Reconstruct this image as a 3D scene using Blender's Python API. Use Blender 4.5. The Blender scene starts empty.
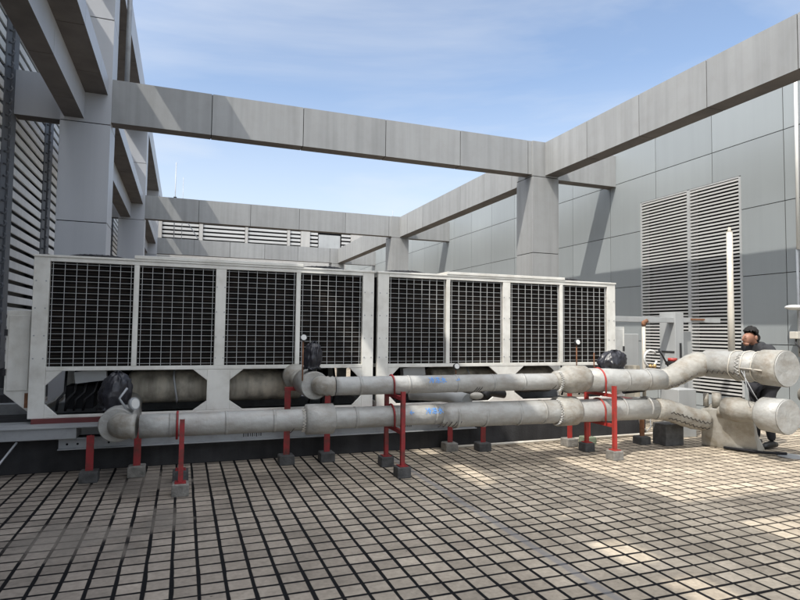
import bpy, bmesh, math, random
from mathutils import Vector, Matrix, Euler
random.seed(7)
PI = math.pi
S = bpy.context.scene
COL = S.collection
# ---------------------------------------------------------------- camera, sky, sun, exposure
CAM_H = 1.55
cam_d = bpy.data.cameras.new('camera'); cam = bpy.data.objects.new('camera', cam_d); COL.objects.link(cam)
F_PX, YAW, PITCH, ROLL = 579.99, math.radians(20.45), math.radians(3.05), math.radians(0.71)
cam_d.sensor_width = 36; cam_d.lens = F_PX/800*36; cam_d.clip_start = 0.05; cam_d.clip_end = 2000
fwd = Vector((math.sin(YAW)*math.cos(PITCH), math.cos(YAW)*math.cos(PITCH), math.sin(PITCH)))
rr = Vector((math.cos(YAW), -math.sin(YAW), 0)); uu = rr.cross(fwd)
r2 = rr*math.cos(ROLL)+uu*math.sin(ROLL); u2 = uu*math.cos(ROLL)-rr*math.sin(ROLL)
cam.matrix_world = Matrix(((r2.x, u2.x, -fwd.x, 0), (r2.y, u2.y, -fwd.y, 0), (r2.z, u2.z, -fwd.z, CAM_H), (0, 0, 0, 1)))
S.camera = cam
SUN = Vector((-1, -0.6, 1.56)).normalized()          # towards the sun
w = bpy.data.worlds.new('World'); S.world = w; w.use_nodes = True
nt = w.node_tree; nt.nodes.clear()
def nn(nt, t, **k):
    n = nt.nodes.new(t)
    for a, b in k.items(): setattr(n, a, b)
    return n
sky = nn(nt, 'ShaderNodeTexSky', sky_type='NISHITA'); sky.sun_disc = False
sky.sun_elevation = math.asin(SUN.z); sky.sun_rotation = math.atan2(SUN.x, SUN.y)
sky.air_density = 1.0; sky.dust_density = 1.2; sky.ozone_density = 1.0
tc = nn(nt, 'ShaderNodeTexCoord'); mp = nn(nt, 'ShaderNodeMapping'); mp.inputs['Scale'].default_value = (1.0, 1.6, 5.0); mp.inputs['Rotation'].default_value = (0.2, 0.1, 0.5)
no = nn(nt, 'ShaderNodeTexNoise'); no.inputs['Scale'].default_value = 1.1; no.inputs['Detail'].default_value = 6; no.inputs['Roughness'].default_value = 0.55; no.inputs['Distortion'].default_value = 0.5
rp = nn(nt, 'ShaderNodeValToRGB'); rp.color_ramp.elements[0].position = 0.40; rp.color_ramp.elements[0].color = (0.07, 0.07, 0.07, 1); rp.color_ramp.elements[1].position = 0.76; rp.color_ramp.elements[1].color = (0.66, 0.66, 0.66, 1)
mx = nn(nt, 'ShaderNodeMixRGB'); mx.inputs[2].default_value = (4.0, 4.15, 4.35, 1)
bg = nn(nt, 'ShaderNodeBackground'); bg.inputs[1].default_value = 0.15
ow = nn(nt, 'ShaderNodeOutputWorld')
L = nt.links.new
L(tc.outputs['Generated'], mp.inputs[0]); L(mp.outputs[0], no.inputs[0]); L(no.outputs[0], rp.inputs[0]); sz = nn(nt, 'ShaderNodeSeparateXYZ'); L(tc.outputs['Generated'], sz.inputs[0])
lowh = nn(nt, 'ShaderNodeMapRange', interpolation_type='SMOOTHSTEP'); lowh.inputs[1].default_value = 0.05; lowh.inputs[2].default_value = 0.5; lowh.inputs[3].default_value = 0.62; lowh.inputs[4].default_value = 0.0; L(sz.outputs[2], lowh.inputs[0])
mxf = nn(nt, 'ShaderNodeMath', operation='MAXIMUM'); L(rp.outputs[0], mxf.inputs[0]); L(lowh.outputs[0], mxf.inputs[1]); L(mxf.outputs[0], mx.inputs[0]); L(sky.outputs[0], mx.inputs[1]); 
# added glow on the sun's side of the sky, out of view, to lift the shade
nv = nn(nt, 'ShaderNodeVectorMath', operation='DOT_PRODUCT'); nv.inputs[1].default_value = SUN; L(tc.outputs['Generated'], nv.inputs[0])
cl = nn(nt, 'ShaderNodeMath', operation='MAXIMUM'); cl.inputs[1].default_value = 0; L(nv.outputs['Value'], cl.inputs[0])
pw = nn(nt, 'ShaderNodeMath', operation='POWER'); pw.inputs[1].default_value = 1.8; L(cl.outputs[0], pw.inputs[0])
fill_glow = nn(nt, 'ShaderNodeVectorMath', operation='SCALE'); fill_glow.inputs[0].default_value = (12.6, 12.3, 11.6); L(pw.outputs[0], fill_glow.inputs['Scale'])
ad = nn(nt, 'ShaderNodeVectorMath', operation='ADD'); L(mx.outputs[0], ad.inputs[0]); L(fill_glow.outputs[0], ad.inputs[1])
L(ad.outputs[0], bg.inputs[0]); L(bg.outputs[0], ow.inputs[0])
sd = bpy.data.lights.new('sun', 'SUN'); sd.energy = 2.8; sd.angle = math.radians(0.5); sd.color = (1.0, 0.95, 0.87)
so = bpy.data.objects.new('sun', sd); COL.objects.link(so); so.rotation_euler = SUN.to_track_quat('Z', 'Y').to_euler(); so.location = (0, 0, 30)
S.view_settings.view_transform = 'Standard'; S.view_settings.look = 'None'; S.view_settings.gamma = 1; S.view_settings.exposure = 0.60
S.view_settings.use_curve_mapping = False

# ---------------------------------------------------------------- materials
def mat(name, col, rough=0.6, metal=0.0, var=0.12, scale=3.0, streak=0.0, dirt=None, dirt_amt=0.0, dirt_scale=2.0, bump=0.0, bump_scale=40, fine=0.0, stretch=(1, 1, 1), under=None):
    m = bpy.data.materials.new(name); m.use_nodes = True; t = m.node_tree; N = t.nodes; b = N['Principled BSDF']; k = t.links.new
    b.inputs['Roughness'].default_value = rough; b.inputs['Metallic'].default_value = metal
    g = nn(t, 'ShaderNodeNewGeometry')
    src = g.outputs['Position']
    n1 = nn(t, 'ShaderNodeTexNoise'); n1.inputs['Scale'].default_value = scale; n1.inputs['Detail'].default_value = 5
    mpp = nn(t, 'ShaderNodeMapping'); mpp.inputs['Scale'].default_value = stretch; k(src, mpp.inputs[0]); k(mpp.outputs[0], n1.inputs[0])
    mr = nn(t, 'ShaderNodeMapRange'); mr.inputs[1].default_value = 0.3; mr.inputs[2].default_value = 0.7; mr.inputs[3].default_value = 1-var; mr.inputs[4].default_value = 1+var; k(n1.outputs[0], mr.inputs[0])
    mul = nn(t, 'ShaderNodeVectorMath', operation='SCALE'); mul.inputs[0].default_value = col; k(mr.outputs[0], mul.inputs['Scale'])
    out = mul.outputs[0]
    if streak:
        ms = nn(t, 'ShaderNodeMapping'); ms.inputs['Scale'].default_value = (4.5, 4.5, 0.22); k(src, ms.inputs[0])
        n2 = nn(t, 'ShaderNodeTexNoise'); n2.inputs['Scale'].default_value = 1.6; n2.inputs['Detail'].default_value = 6; k(ms.outputs[0], n2.inputs[0])
        r = nn(t, 'ShaderNodeMapRange'); r.inputs[1].default_value = 0.42; r.inputs[2].default_value = 0.75; r.inputs[3].default_value = 1; r.inputs[4].default_value = 1-streak; k(n2.outputs[0], r.inputs[0])
        m2 = nn(t, 'ShaderNodeVectorMath', operation='SCALE'); k(out, m2.inputs[0]); k(r.outputs[0], m2.inputs['Scale']); out = m2.outputs[0]
    if dirt:
        n3 = nn(t, 'ShaderNodeTexNoise'); n3.inputs['Scale'].default_value = dirt_scale; n3.inputs['Detail'].default_value = 8; n3.inputs['Roughness'].default_value = 0.65; k(mpp.outputs[0], n3.inputs[0])
        r = nn(t, 'ShaderNodeMapRange'); r.inputs[1].default_value = 0.45; r.inputs[2].default_value = 0.72; r.inputs[3].default_value = 0; r.inputs[4].default_value = dirt_amt; k(n3.outputs[0], r.inputs[0])
        mm = nn(t, 'ShaderNodeMixRGB'); mm.inputs[2].default_value = (*dirt, 1); k(r.outputs[0], mm.inputs[0]); k(out, mm.inputs[1]); out = mm.outputs[0]
    at = nn(t, 'ShaderNodeAttribute', attribute_name='tint')
    add = nn(t, 'ShaderNodeMath', operation='ADD'); add.inputs[1].default_value = 1; k(at.outputs['Fac'], add.inputs[0])
    m5 = nn(t, 'ShaderNodeVectorMath', operation='SCALE'); k(out, m5.inputs[0]); k(add.outputs[0], m5.inputs['Scale']); out = m5.outputs[0]
    k(out, b.inputs['Base Color'])
    if bump:
        n4 = nn(t, 'ShaderNodeTexNoise'); n4.inputs['Scale'].default_value = bump_scale; n4.inputs['Detail'].default_value = 4; k(src, n4.inputs[0])
        bp = nn(t, 'ShaderNodeBump'); bp.inputs['Strength'].default_value = bump; bp.inputs['Distance'].default_value = 0.01; k(n4.outputs[0], bp.inputs['Height']); k(bp.outputs[0], b.inputs['Normal'])
    return m
M = {}
M['panel'] = mat('aluminium_panel_warm', (0.275, 0.28, 0.277), 0.5, 0, 0.05, 0.8, streak=0.20, dirt=(0.19, 0.18, 0.165), dirt_amt=0.22, dirt_scale=5)
M['panel_cool'] = mat('aluminium_panel_cool', (0.255, 0.277, 0.283), 0.38, 0, 0.06, 0.4, streak=0.045)
M['panel_col'] = mat('aluminium_panel_column', (0.43, 0.44, 0.46), 0.45, 0, 0.05, 0.6, streak=0.05)
M['seam'] = mat('panel_joint', (0.035, 0.035, 0.035), 0.9)
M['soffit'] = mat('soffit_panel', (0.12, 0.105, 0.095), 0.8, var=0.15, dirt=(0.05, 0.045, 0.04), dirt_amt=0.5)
M['slat'] = mat('louvre_slat_white', (0.45, 0.45, 0.44), 0.45, 0, 0.06, 1.2)
M['slat_old'] = mat('louvre_slat_cream', (0.74, 0.73, 0.70), 0.6, 0, 0.08, 1.0, streak=0.1)
M['dark'] = mat('dark_void', (0.012, 0.012, 0.013), 0.9)
M['post_dark'] = mat('post_dark_grey', (0.11, 0.115, 0.125), 0.6, var=0.1)
M['cream'] = mat('cream_enamel', (0.74, 0.73, 0.68), 0.4, 0, 0.06, 2.5, streak=0.10, dirt=(0.30, 0.26, 0.20), dirt_amt=0.35, dirt_scale=4)
M['wire'] = mat('grille_wire', (0.50, 0.51, 0.51), 0.5)
M['guard'] = mat('fan_guard_black', (0.03, 0.03, 0.033), 0.6)
M['red'] = mat('red_paint', (0.27, 0.018, 0.022), 0.5, 0, 0.12, 8, dirt=(0.08, 0.03, 0.022), dirt_amt=0.9, dirt_scale=9)
M['orange_red'] = mat('red_paint_bright', (0.37, 0.03, 0.025), 0.5, 0, 0.12, 8, dirt=(0.16, 0.045, 0.03), dirt_amt=0.85, dirt_scale=11)  # brighter, more orange red for the right-hand red parts
M['rail_red'] = mat('base_rail_red', (0.13, 0.03, 0.03), 0.7, var=0.2)
M['galv'] = mat('galvanised_steel', (0.36, 0.375, 0.39), 0.5, 0.2, 0.10, 3, dirt=(0.16, 0.16, 0.16), dirt_amt=0.5, dirt_scale=6)
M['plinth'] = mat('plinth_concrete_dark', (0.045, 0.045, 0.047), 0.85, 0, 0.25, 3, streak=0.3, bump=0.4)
M['block'] = mat('concrete_block', (0.22, 0.21, 0.19), 0.9, 0, 0.25, 14, dirt=(0.06, 0.06, 0.055), dirt_amt=0.7, dirt_scale=9, bump=0.8, bump_scale=60)
M['block_dark'] = mat('concrete_block_dark', (0.075, 0.075, 0.075), 0.9, 0, 0.3, 14, bump=0.8, bump_scale=60)
M['block_green'] = mat('concrete_block_mossy', (0.17, 0.20, 0.14), 0.9, 0, 0.3, 14, bump=0.8, bump_scale=60)
M['plastic_bag'] = mat('black_plastic', (0.018, 0.018, 0.024), 0.35, 0, 0.2, 5, bump=1.0, bump_scale=14)
M['white'] = mat('white_enamel', (0.62, 0.62, 0.60), 0.4, 0, 0.05, 3)
M['pvc'] = mat('white_pipe', (0.55, 0.52, 0.46), 0.45, 0, 0.08, 4, streak=0.12, dirt=(0.32, 0.26, 0.18), dirt_amt=0.5, dirt_scale=3)
M['tank'] = mat('insulated_vessel', (0.60, 0.55, 0.45), 0.6, 0, 0.2, 2, streak=0.75, dirt=(0.05, 0.045, 0.04), dirt_amt=0.6, dirt_scale=3)
M['black_metal'] = mat('black_metal', (0.02, 0.02, 0.022), 0.5)
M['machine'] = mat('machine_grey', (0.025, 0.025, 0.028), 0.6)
M['box_grey'] = mat('grey_cabinet', (0.36, 0.37, 0.37), 0.5, 0, 0.07, 2, streak=0.12)
M['rust'] = mat('rusty_iron', (0.20, 0.09, 0.045), 0.8, 0, 0.3, 20)
M['brass'] = mat('brass_fitting', (0.45, 0.30, 0.13), 0.4, 0.5)
M['blue'] = mat('blue_marker', (0.10, 0.32, 0.75), 0.6)
M['ink'] = mat('black_ink', (0.02, 0.02, 0.02), 0.7)
M['skin'] = mat('skin', (0.30, 0.15, 0.10), 0.5, 0, 0.08, 12)
M['hair'] = mat('black_hair', (0.010, 0.009, 0.009), 0.85, bump=0.6, bump_scale=90)
M['jacket'] = mat('dark_grey_jacket', (0.028, 0.029, 0.033), 0.85, 0, 0.18, 6, bump=0.8, bump_scale=9)
M['trousers'] = mat('black_trousers', (0.017, 0.017, 0.021), 0.85, 0, 0.2, 6, bump=0.6, bump_scale=10)
M['shoe'] = mat('black_shoe', (0.015, 0.015, 0.015), 0.4)
M['bldg'] = mat('distant_wall', (0.40, 0.39, 0.37), 0.7, 0, 0.06, 0.6, streak=0.12)
M['concrete_roof'] = mat('distant_roof_ground', (0.22, 0.21, 0.20), 0.9, 0, 0.2, 0.05)

def clad_material():
    # insulation cladding: light grey wrap with brownish runs and seams round the pipe
    m = mat('pipe_cladding', (0.36, 0.36, 0.345), 0.45, 0.05, 0.10, 5, dirt=(0.20, 0.17, 0.13), dirt_amt=0.6, dirt_scale=3.2, bump=1.0, bump_scale=14, stretch=(1, 1, 2.2))
    return m
M['clad'] = clad_material()
M['clad_sheet'] = mat('folded_cladding_sheet', (0.40, 0.39, 0.36), 0.4, 0.15, 0.12, 4, dirt=(0.18, 0.15, 0.10), dirt_amt=0.7, dirt_scale=5, bump=0.8, bump_scale=8)
M['seam_dark'] = mat('dark_seam', (0.05, 0.045, 0.04), 0.8)
M['clad_dirty'] = mat('pipe_cladding_worn', (0.32, 0.31, 0.28), 0.55, 0, 0.14, 6, dirt=(0.17, 0.13, 0.085), dirt_amt=0.85, dirt_scale=5, bump=1.0, bump_scale=16, stretch=(1, 1, 1.6))

def coil_material():
    m = bpy.data.materials.new('condenser_coil'); m.use_nodes = True; t = m.node_tree; k = t.links.new; b = t.nodes['Principled BSDF']
    g = nn(t, 'ShaderNodeNewGeometry'); sp = nn(t, 'ShaderNodeSeparateXYZ'); k(g.outputs['Position'], sp.inputs[0])
    a = nn(t, 'ShaderNodeMath', operation='MULTIPLY'); a.inputs[1].default_value = 2*PI/0.033; k(sp.outputs[2], a.inputs[0])
    s = nn(t, 'ShaderNodeMath', operation='SINE'); k(a.outputs[0], s.inputs[0])
    n = nn(t, 'ShaderNodeTexNoise'); n.inputs['Scale'].default_value = 6; n.inputs['Detail'].default_value = 6; k(g.outputs['Position'], n.inputs[0])
    ad = nn(t, 'ShaderNodeMath', operation='MULTIPLY_ADD'); ad.inputs[1].default_value = 0.25; k(s.outputs[0], ad.inputs[0]); k(n.outputs[0], ad.inputs[2])
    r = nn(t, 'ShaderNodeValToRGB'); r.color_ramp.elements[0].position = 0.3; r.color_ramp.elements[0].color = (0.004, 0.004, 0.004, 1); r.color_ramp.elements[1].position = 0.95; r.color_ramp.elements[1].color = (0.028, 0.021, 0.017, 1)
    k(ad.outputs[0], r.inputs[0]); k(r.outputs[0], b.inputs['Base Color']); b.inputs['Roughness'].default_value = 0.7
    return m
M['coil'] = coil_material()
for k_ in ('coil', 'dark', 'plinth', 'seam', 'machine'): M[k_].node_tree.nodes['Principled BSDF'].inputs['Specular IOR Level'].default_value = 0.08

PX, PY, X0, Y0 = 0.1567, 0.1497, 0.45, 4.39
EXP_X = 2.43
def tile_material():
    m = bpy.data.materials.new('roof_paving_tiles'); m.use_nodes = True; t = m.node_tree; k = t.links.new; b = t.nodes['Principled BSDF']
    g = nn(t, 'ShaderNodeNewGeometry'); sp = nn(t, 'ShaderNodeSeparateXYZ')
    def mth(op, a, c=None, d=None):
        n = nn(t, 'ShaderNodeMath', operation=op)
        for i, v in enumerate((a, c, d)):
            if v is None: continue
            if isinstance(v, (int, float)): n.inputs[i].default_value = v
            else: k(v, n.inputs[i])
        return n.outputs[0]
    # slightly wandering joints
    nw = nn(t, 'ShaderNodeTexNoise'); nw.inputs['Scale'].default_value = 2.2; nw.inputs['Detail'].default_value = 3; k(g.outputs['Position'], nw.inputs[0])
    wv = nn(t, 'ShaderNodeVectorMath', operation='SUBTRACT'); k(nw.outputs['Color'], wv.inputs[0]); wv.inputs[1].default_value = (0.5, 0.5, 0.5)
    ws = nn(t, 'ShaderNodeVectorMath', operation='SCALE'); k(wv.outputs[0], ws.inputs[0]); ws.inputs['Scale'].default_value = 0.014
    pa = nn(t, 'ShaderNodeVectorMath', operation='ADD'); k(g.outputs['Position'], pa.inputs[0]); k(ws.outputs[0], pa.inputs[1])
    k(pa.outputs[0], sp.inputs[0])
    x, y = sp.outputs[0], sp.outputs[1]
    u = mth('DIVIDE', mth('SUBTRACT', x, X0), PX); v = mth('DIVIDE', mth('SUBTRACT', y, Y0), PY)
    iu = mth('FLOOR', u); iv = mth('FLOOR', v)
    fu = mth('SUBTRACT', u, iu); fv = mth('SUBTRACT', v, iv)
    du = mth('MULTIPLY', mth('MINIMUM', fu, mth('SUBTRACT', 1, fu)), PX)
    dv = mth('MULTIPLY', mth('MINIMUM', fv, mth('SUBTRACT', 1, fv)), PY)
    # patch noise: where joints are filled with cement (fainter)
    npz = nn(t, 'ShaderNodeTexNoise'); npz.inputs['Scale'].default_value = 2.6; npz.inputs['Detail'].default_value = 6; k(g.outputs['Position'], npz.inputs[0])
    ju = nn(t, 'ShaderNodeMapRange', interpolation_type='SMOOTHSTEP'); ju.inputs[1].default_value = 0.0095; ju.inputs[2].default_value = 0.0145; ju.inputs[3].default_value = 1; ju.inputs[4].default_value = 0; k(mth('ADD', du, mth('MULTIPLY', mth('SUBTRACT', nw.outputs[0], 0.5), 0.012)), ju.inputs[0])
    jv = nn(t, 'ShaderNodeMapRange', interpolation_type='SMOOTHSTEP'); jv.inputs[1].default_value = 0.0085; jv.inputs[2].default_value = 0.0135; jv.inputs[3].default_value = 1; jv.inputs[4].default_value = 0; k(mth('ADD', dv, mth('MULTIPLY', mth('SUBTRACT', npz.outputs[0], 0.5), 0.014)), jv.inputs[0])
    jt = mth('MAXIMUM', ju.outputs[0], jv.outputs[0])
    # cement smear patch, left foreground (ellipses)
    def ell(cx, cy, rx, ry):
        a = mth('DIVIDE', mth('SUBTRACT', x, cx), rx); c = mth('DIVIDE', mth('SUBTRACT', y, cy), ry)
        d = mth('SQRT', mth('ADD', mth('MULTIPLY', a, a), mth('MULTIPLY', c, c)))
        d = mth('ADD', d, mth('MULTIPLY', mth('SUBTRACT', npz.outputs[0], 0.5), 4.0))
        r = nn(t, 'ShaderNodeMapRange', interpolation_type='SMOOTHSTEP'); r.inputs[1].default_value = 0.5; r.inputs[2].default_value = 1.3; r.inputs[3].default_value = 1; r.inputs[4].default_value = 0; k(d, r.inputs[0]); return r.outputs[0]
    e = mth('MAXIMUM', ell(-0.62, 4.9, 0.36, 0.42), mth('MAXIMUM', ell(-0.25, 6.3, 0.4, 0.35), ell(-0.1, 5.1, 0.2, 0.3)))
    jt2 = mth('MULTIPLY', jt, mth('SUBTRACT', 1, mth('MULTIPLY', e, 0.6)))
    # joints paler toward the sunny right: sun wash put into their colour
    litx = nn(t, 'ShaderNodeMapRange', interpolation_type='SMOOTHSTEP'); litx.inputs[1].default_value = 3.2; litx.inputs[2].default_value = 6.0; k(mth('ADD', x, mth('MULTIPLY', npz.outputs[0], 1.0)), litx.inputs[0])
    jc = nn(t, 'ShaderNodeMixRGB'); jc.inputs[1].default_value = (0.006, 0.006, 0.007, 1); jc.inputs[2].default_value = (0.05, 0.042, 0.034, 1); k(litx.outputs[0], jc.inputs[0])
    # tile colour
    cv = nn(t, 'ShaderNodeCombineXYZ'); k(iu, cv.inputs[0]); k(iv, cv.inputs[1])
    wn = nn(t, 'ShaderNodeTexWhiteNoise', noise_dimensions='2D'); k(cv.outputs[0], wn.inputs[0])
    tv = nn(t, 'ShaderNodeMapRange'); tv.inputs[3].default_value = 0.82; tv.inputs[4].default_value = 1.16; k(wn.outputs[0], tv.inputs[0])
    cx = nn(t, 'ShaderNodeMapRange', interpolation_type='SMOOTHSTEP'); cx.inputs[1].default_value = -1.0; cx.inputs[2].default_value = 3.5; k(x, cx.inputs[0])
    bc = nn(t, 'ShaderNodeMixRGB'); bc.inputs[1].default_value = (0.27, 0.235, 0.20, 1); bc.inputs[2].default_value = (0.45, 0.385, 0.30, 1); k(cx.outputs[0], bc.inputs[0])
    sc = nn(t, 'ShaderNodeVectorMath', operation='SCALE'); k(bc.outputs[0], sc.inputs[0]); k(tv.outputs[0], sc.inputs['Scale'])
    n2 = nn(t, 'ShaderNodeTexNoise'); n2.inputs['Scale'].default_value = 1.7; n2.inputs['Detail'].default_value = 9; n2.inputs['Roughness'].default_value = 0.7; k(g.outputs['Position'], n2.inputs[0])
    r2_ = nn(t, 'ShaderNodeMapRange'); r2_.inputs[1].default_value = 0.3; r2_.inputs[2].default_value = 0.7; r2_.inputs[3].default_value = 0.62; r2_.inputs[4].default_value = 1.22; k(n2.outputs[0], r2_.inputs[0])
    s2 = nn(t, 'ShaderNodeVectorMath', operation='SCALE'); k(sc.outputs[0], s2.inputs[0]); k(r2_.outputs[0], s2.inputs['Scale'])
    n3 = nn(t, 'ShaderNodeTexNoise'); n3.inputs['Scale'].default_value = 30; n3.inputs['Detail'].default_value = 6; k(g.outputs['Position'], n3.inputs[0])
    r3 = nn(t, 'ShaderNodeMapRange'); r3.inputs[1].default_value = 0.3; r3.inputs[2].default_value = 0.7; r3.inputs[3].default_value = 0.86; r3.inputs[4].default_value = 1.12; k(n3.outputs[0], r3.inputs[0])
    s3 = nn(t, 'ShaderNodeVectorMath', operation='SCALE'); k(s2.outputs[0], s3.inputs[0]); k(r3.outputs[0], s3.inputs['Scale'])
    # cement colour
    m1 = nn(t, 'ShaderNodeMixRGB'); m1.inputs[2].default_value = (0.15, 0.14, 0.125, 1); k(mth('MULTIPLY', e, 0.4), m1.inputs[0]); k(s3.outputs[0], m1.inputs[1])
    fl = nn(t, 'ShaderNodeTexVoronoi'); fl.inputs['Scale'].default_value = 4.3; k(g.outputs['Position'], fl.inputs[0])
    flr = nn(t, 'ShaderNodeMapRange', interpolation_type='SMOOTHSTEP'); flr.inputs[1].default_value = 0.045; flr.inputs[2].default_value = 0.075; flr.inputs[3].default_value = 0.75; flr.inputs[4].default_value = 0
    k(mth('ADD', fl.outputs['Distance'], mth('MULTIPLY', n3.outputs[0], 0.06)), flr.inputs[0])
    mf = nn(t, 'ShaderNodeMixRGB'); mf.inputs[2].default_value = (0.07, 0.062, 0.052, 1); k(flr.outputs[0], mf.inputs[0]); k(m1.outputs[0], mf.inputs[1]); m1 = mf
    n5 = nn(t, 'ShaderNodeTexNoise'); n5.inputs['Scale'].default_value = 9; n5.inputs['Detail'].default_value = 5; k(g.outputs['Position'], n5.inputs[0])
    # joint over tile
    m2 = nn(t, 'ShaderNodeMixRGB'); k(jt2, m2.inputs[0]); k(m1.outputs[0], m2.inputs[1]); k(jc.outputs[0], m2.inputs[2])
    # grey sealant strip along x = EXP_X
    dx = mth('ABSOLUTE', mth('SUBTRACT', mth('ADD', x, mth('MULTIPLY', mth('SUBTRACT', npz.outputs[0], 0.5), 0.04)), EXP_X))
    st = nn(t, 'ShaderNodeMapRange', interpolation_type='SMOOTHSTEP'); st.inputs[1].default_value = 0.018; st.inputs[2].default_value = 0.045; st.inputs[3].default_value = 0.6; st.inputs[4].default_value = 0; k(dx, st.inputs[0])
    m3 = nn(t, 'ShaderNodeMixRGB'); m3.inputs[2].default_value = (0.20, 0.20, 0.21, 1); k(st.outputs[0], m3.inputs[0]); k(m2.outputs[0], m3.inputs[1])
    k(m3.outputs[0], b.inputs['Base Color']); b.inputs['Roughness'].default_value = 0.75
    hgt = mth('ADD', mth('MULTIPLY', jt2, -1.0), mth('MULTIPLY', n3.outputs[0], 0.25))
    bp = nn(t, 'ShaderNodeBump'); bp.inputs['Strength'].default_value = 0.55; bp.inputs['Distance'].default_value = 0.006; k(hgt, bp.inputs['Height']); k(bp.outputs[0], b.inputs['Normal'])
    return m
M['tiles'] = tile_material(); M['tiles'].node_tree.nodes['Principled BSDF'].inputs['Specular IOR Level'].default_value = 0.12

# ---------------------------------------------------------------- mesh helpers
class MB:
    def __init__(s): s.v = []; s.f = []; s.t = []; s.sm = []
    def add(s, vs, fs, tint=0.0, smooth=False):
        o = len(s.v); s.v += [tuple(v) for v in vs]; s.f += [tuple(i+o for i in f) for f in fs]; s.t += [tint]*len(fs); s.sm += [smooth]*len(fs); return s
    def box(s, x0, x1, y0, y1, z0, z1, tint=0.0, rot=None):
        vs = [Vector((x, y, z)) for x in (x0, x1) for y in (y0, y1) for z in (z0, z1)]
        if rot:
            c = Vector(((x0+x1)/2, (y0+y1)/2, (z0+z1)/2)); vs = [c+rot @ (v-c) for v in vs]
        return s.add(vs, [(0, 1, 3, 2), (4, 6, 7, 5), (0, 4, 5, 1), (2, 3, 7, 6), (0, 2, 6, 4), (1, 5, 7, 3)], tint)
    def prism(s, pts, axis, a0, a1, tint=0.0):
        # pts: 2D polygon; axis 0: (y,z) extruded in x ; 1: (x,z) in y ; 2: (x,y) in z
        def P(p, a):
            return (a, p[0], p[1]) if axis == 0 else (p[0], a, p[1]) if axis == 1 else (p[0], p[1], a)
        n = len(pts); vs = [P(p, a0) for p in pts]+[P(p, a1) for p in pts]
        fs = [tuple(range(n))[::-1], tuple(range(n, 2*n))]+[(i, (i+1) % n, n+(i+1) % n, n+i) for i in range(n)]
        return s.add(vs, fs, tint)
    def sweep(s, pts, rad, n=20, caps=True, tint=0.0, smooth=True, wob=0.0):
        pts = [Vector(p) for p in pts]
        if not hasattr(rad, '__len__'): rad = [rad]*len(pts)
        T = []
        for i in range(len(pts)):
            a = (pts[i]-pts[i-1]) if i else (pts[1]-pts[0]); b = (pts[i+1]-pts[i]) if i < len(pts)-1 else a
            if a.length < 1e-6: a = b
            if b.length < 1e-6: b = a
            T.append((a.normalized()+b.normalized()).normalized())
        up = Vector((0, 0, 1)) if abs(T[0].z) < 0.9 else Vector((1, 0, 0))
        N = (up-T[0]*up.dot(T[0])).normalized(); vs = []
        for i, p in enumerate(pts):
            N = (N-T[i]*N.dot(T[i])).normalized(); B = T[i].cross(N)
            for j in range(n):
                a = 2*PI*j/n; r = rad[i]*(1+(random.uniform(-wob, wob) if wob else 0)); vs.append(p+(N*math.cos(a)+B*math.sin(a))*r)
        m = len(pts); fs = [(i*n+j, i*n+(j+1) % n, (i+1)*n+(j+1) % n, (i+1)*n+j) for i in range(m-1) for j in range(n)]
        s.add(vs, fs, tint, smooth)
        if caps:
            o = len(s.v)-m*n
            s.f.append(tuple(o+j for j in range(n))[::-1]); s.t.append(tint); s.sm.append(False)
            s.f.append(tuple(o+(m-1)*n+j for j in range(n))); s.t.append(tint); s.sm.append(False)
        return s
    def cyl(s, a, b, r, n=16, r1=None, tint=0.0, smooth=True): return s.sweep([a, b], [r, r if r1 is None else r1], n, True, tint, smooth)
    def ball(s, c, rx, ry, rz, n=16, m=10, noise=0.0, tint=0.0, zmin=-9):
        c = Vector(c); vs = []; ph = [random.uniform(0, 6) for _ in range(6)]
        for i in range(m+1):
            th = PI*i/m
            for j in range(n):
                a = 2*PI*j/n; d = Vector((math.sin(th)*math.cos(a), math.sin(th)*math.sin(a), math.cos(th)))
                q = 1+noise*(math.sin(3*a+ph[0]+2*th)+math.sin(5*a+ph[1])*math.sin(3*th+ph[2])+0.7*math.sin(8*a+ph[3]+4*th))*math.sin(th)
                p = c+Vector((d.x*rx, d.y*ry, d.z*rz))*q; p.z = max(p.z, zmin); vs.append(p)
        fs = [(i*n+j, (i+1)*n+j, (i+1)*n+(j+1) % n, i*n+(j+1) % n) for i in range(m) for j in range(n)]
        return s.add(vs, fs, tint, True)
    def build(s, name, m, parent=None, label=None, bevel=0.0, kind=None):
        me = bpy.data.meshes.new(name); off = Vector((0, 0, 0)); q = parent
        while q is not None: off += q.location; q = q.parent
        me.from_pydata([tuple(Vector(v)-off) for v in s.v], [], s.f); me.update()
        me.polygons.foreach_set('use_smooth', s.sm)
        if any(s.t):
            at = me.attributes.new('tint', 'FLOAT', 'FACE'); at.data.foreach_set('value', s.t)
        b = bmesh.new(); b.from_mesh(me); bmesh.ops.recalc_face_normals(b, faces=b.faces); b.to_mesh(me); b.free()
        me.materials.append(M[m] if isinstance(m, str) else m)
        o = bpy.data.objects.new(name, me); COL.objects.link(o); o.parent = parent
        if label: o['label'] = label
        if kind: o['kind'] = kind
        if bevel:
            bv = o.modifiers.new('bevel', 'BEVEL'); bv.width = bevel; bv.segments = 2; bv.limit_method = 'ANGLE'; bv.angle_limit = math.radians(50)
        return o
def tag(o, label, cat, group=None):
    o['label'] = label; o['category'] = cat
    if group: o['group'] = group
    return o
def thing(name, loc, label, cat, group=None):
    o = bpy.data.objects.new(name, None); o.empty_display_size = 0.2; COL.objects.link(o); o.location = loc
    return tag(o, label, cat, group)
def kids(o): return [c for c in COL.objects if c.parent == o]
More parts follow.
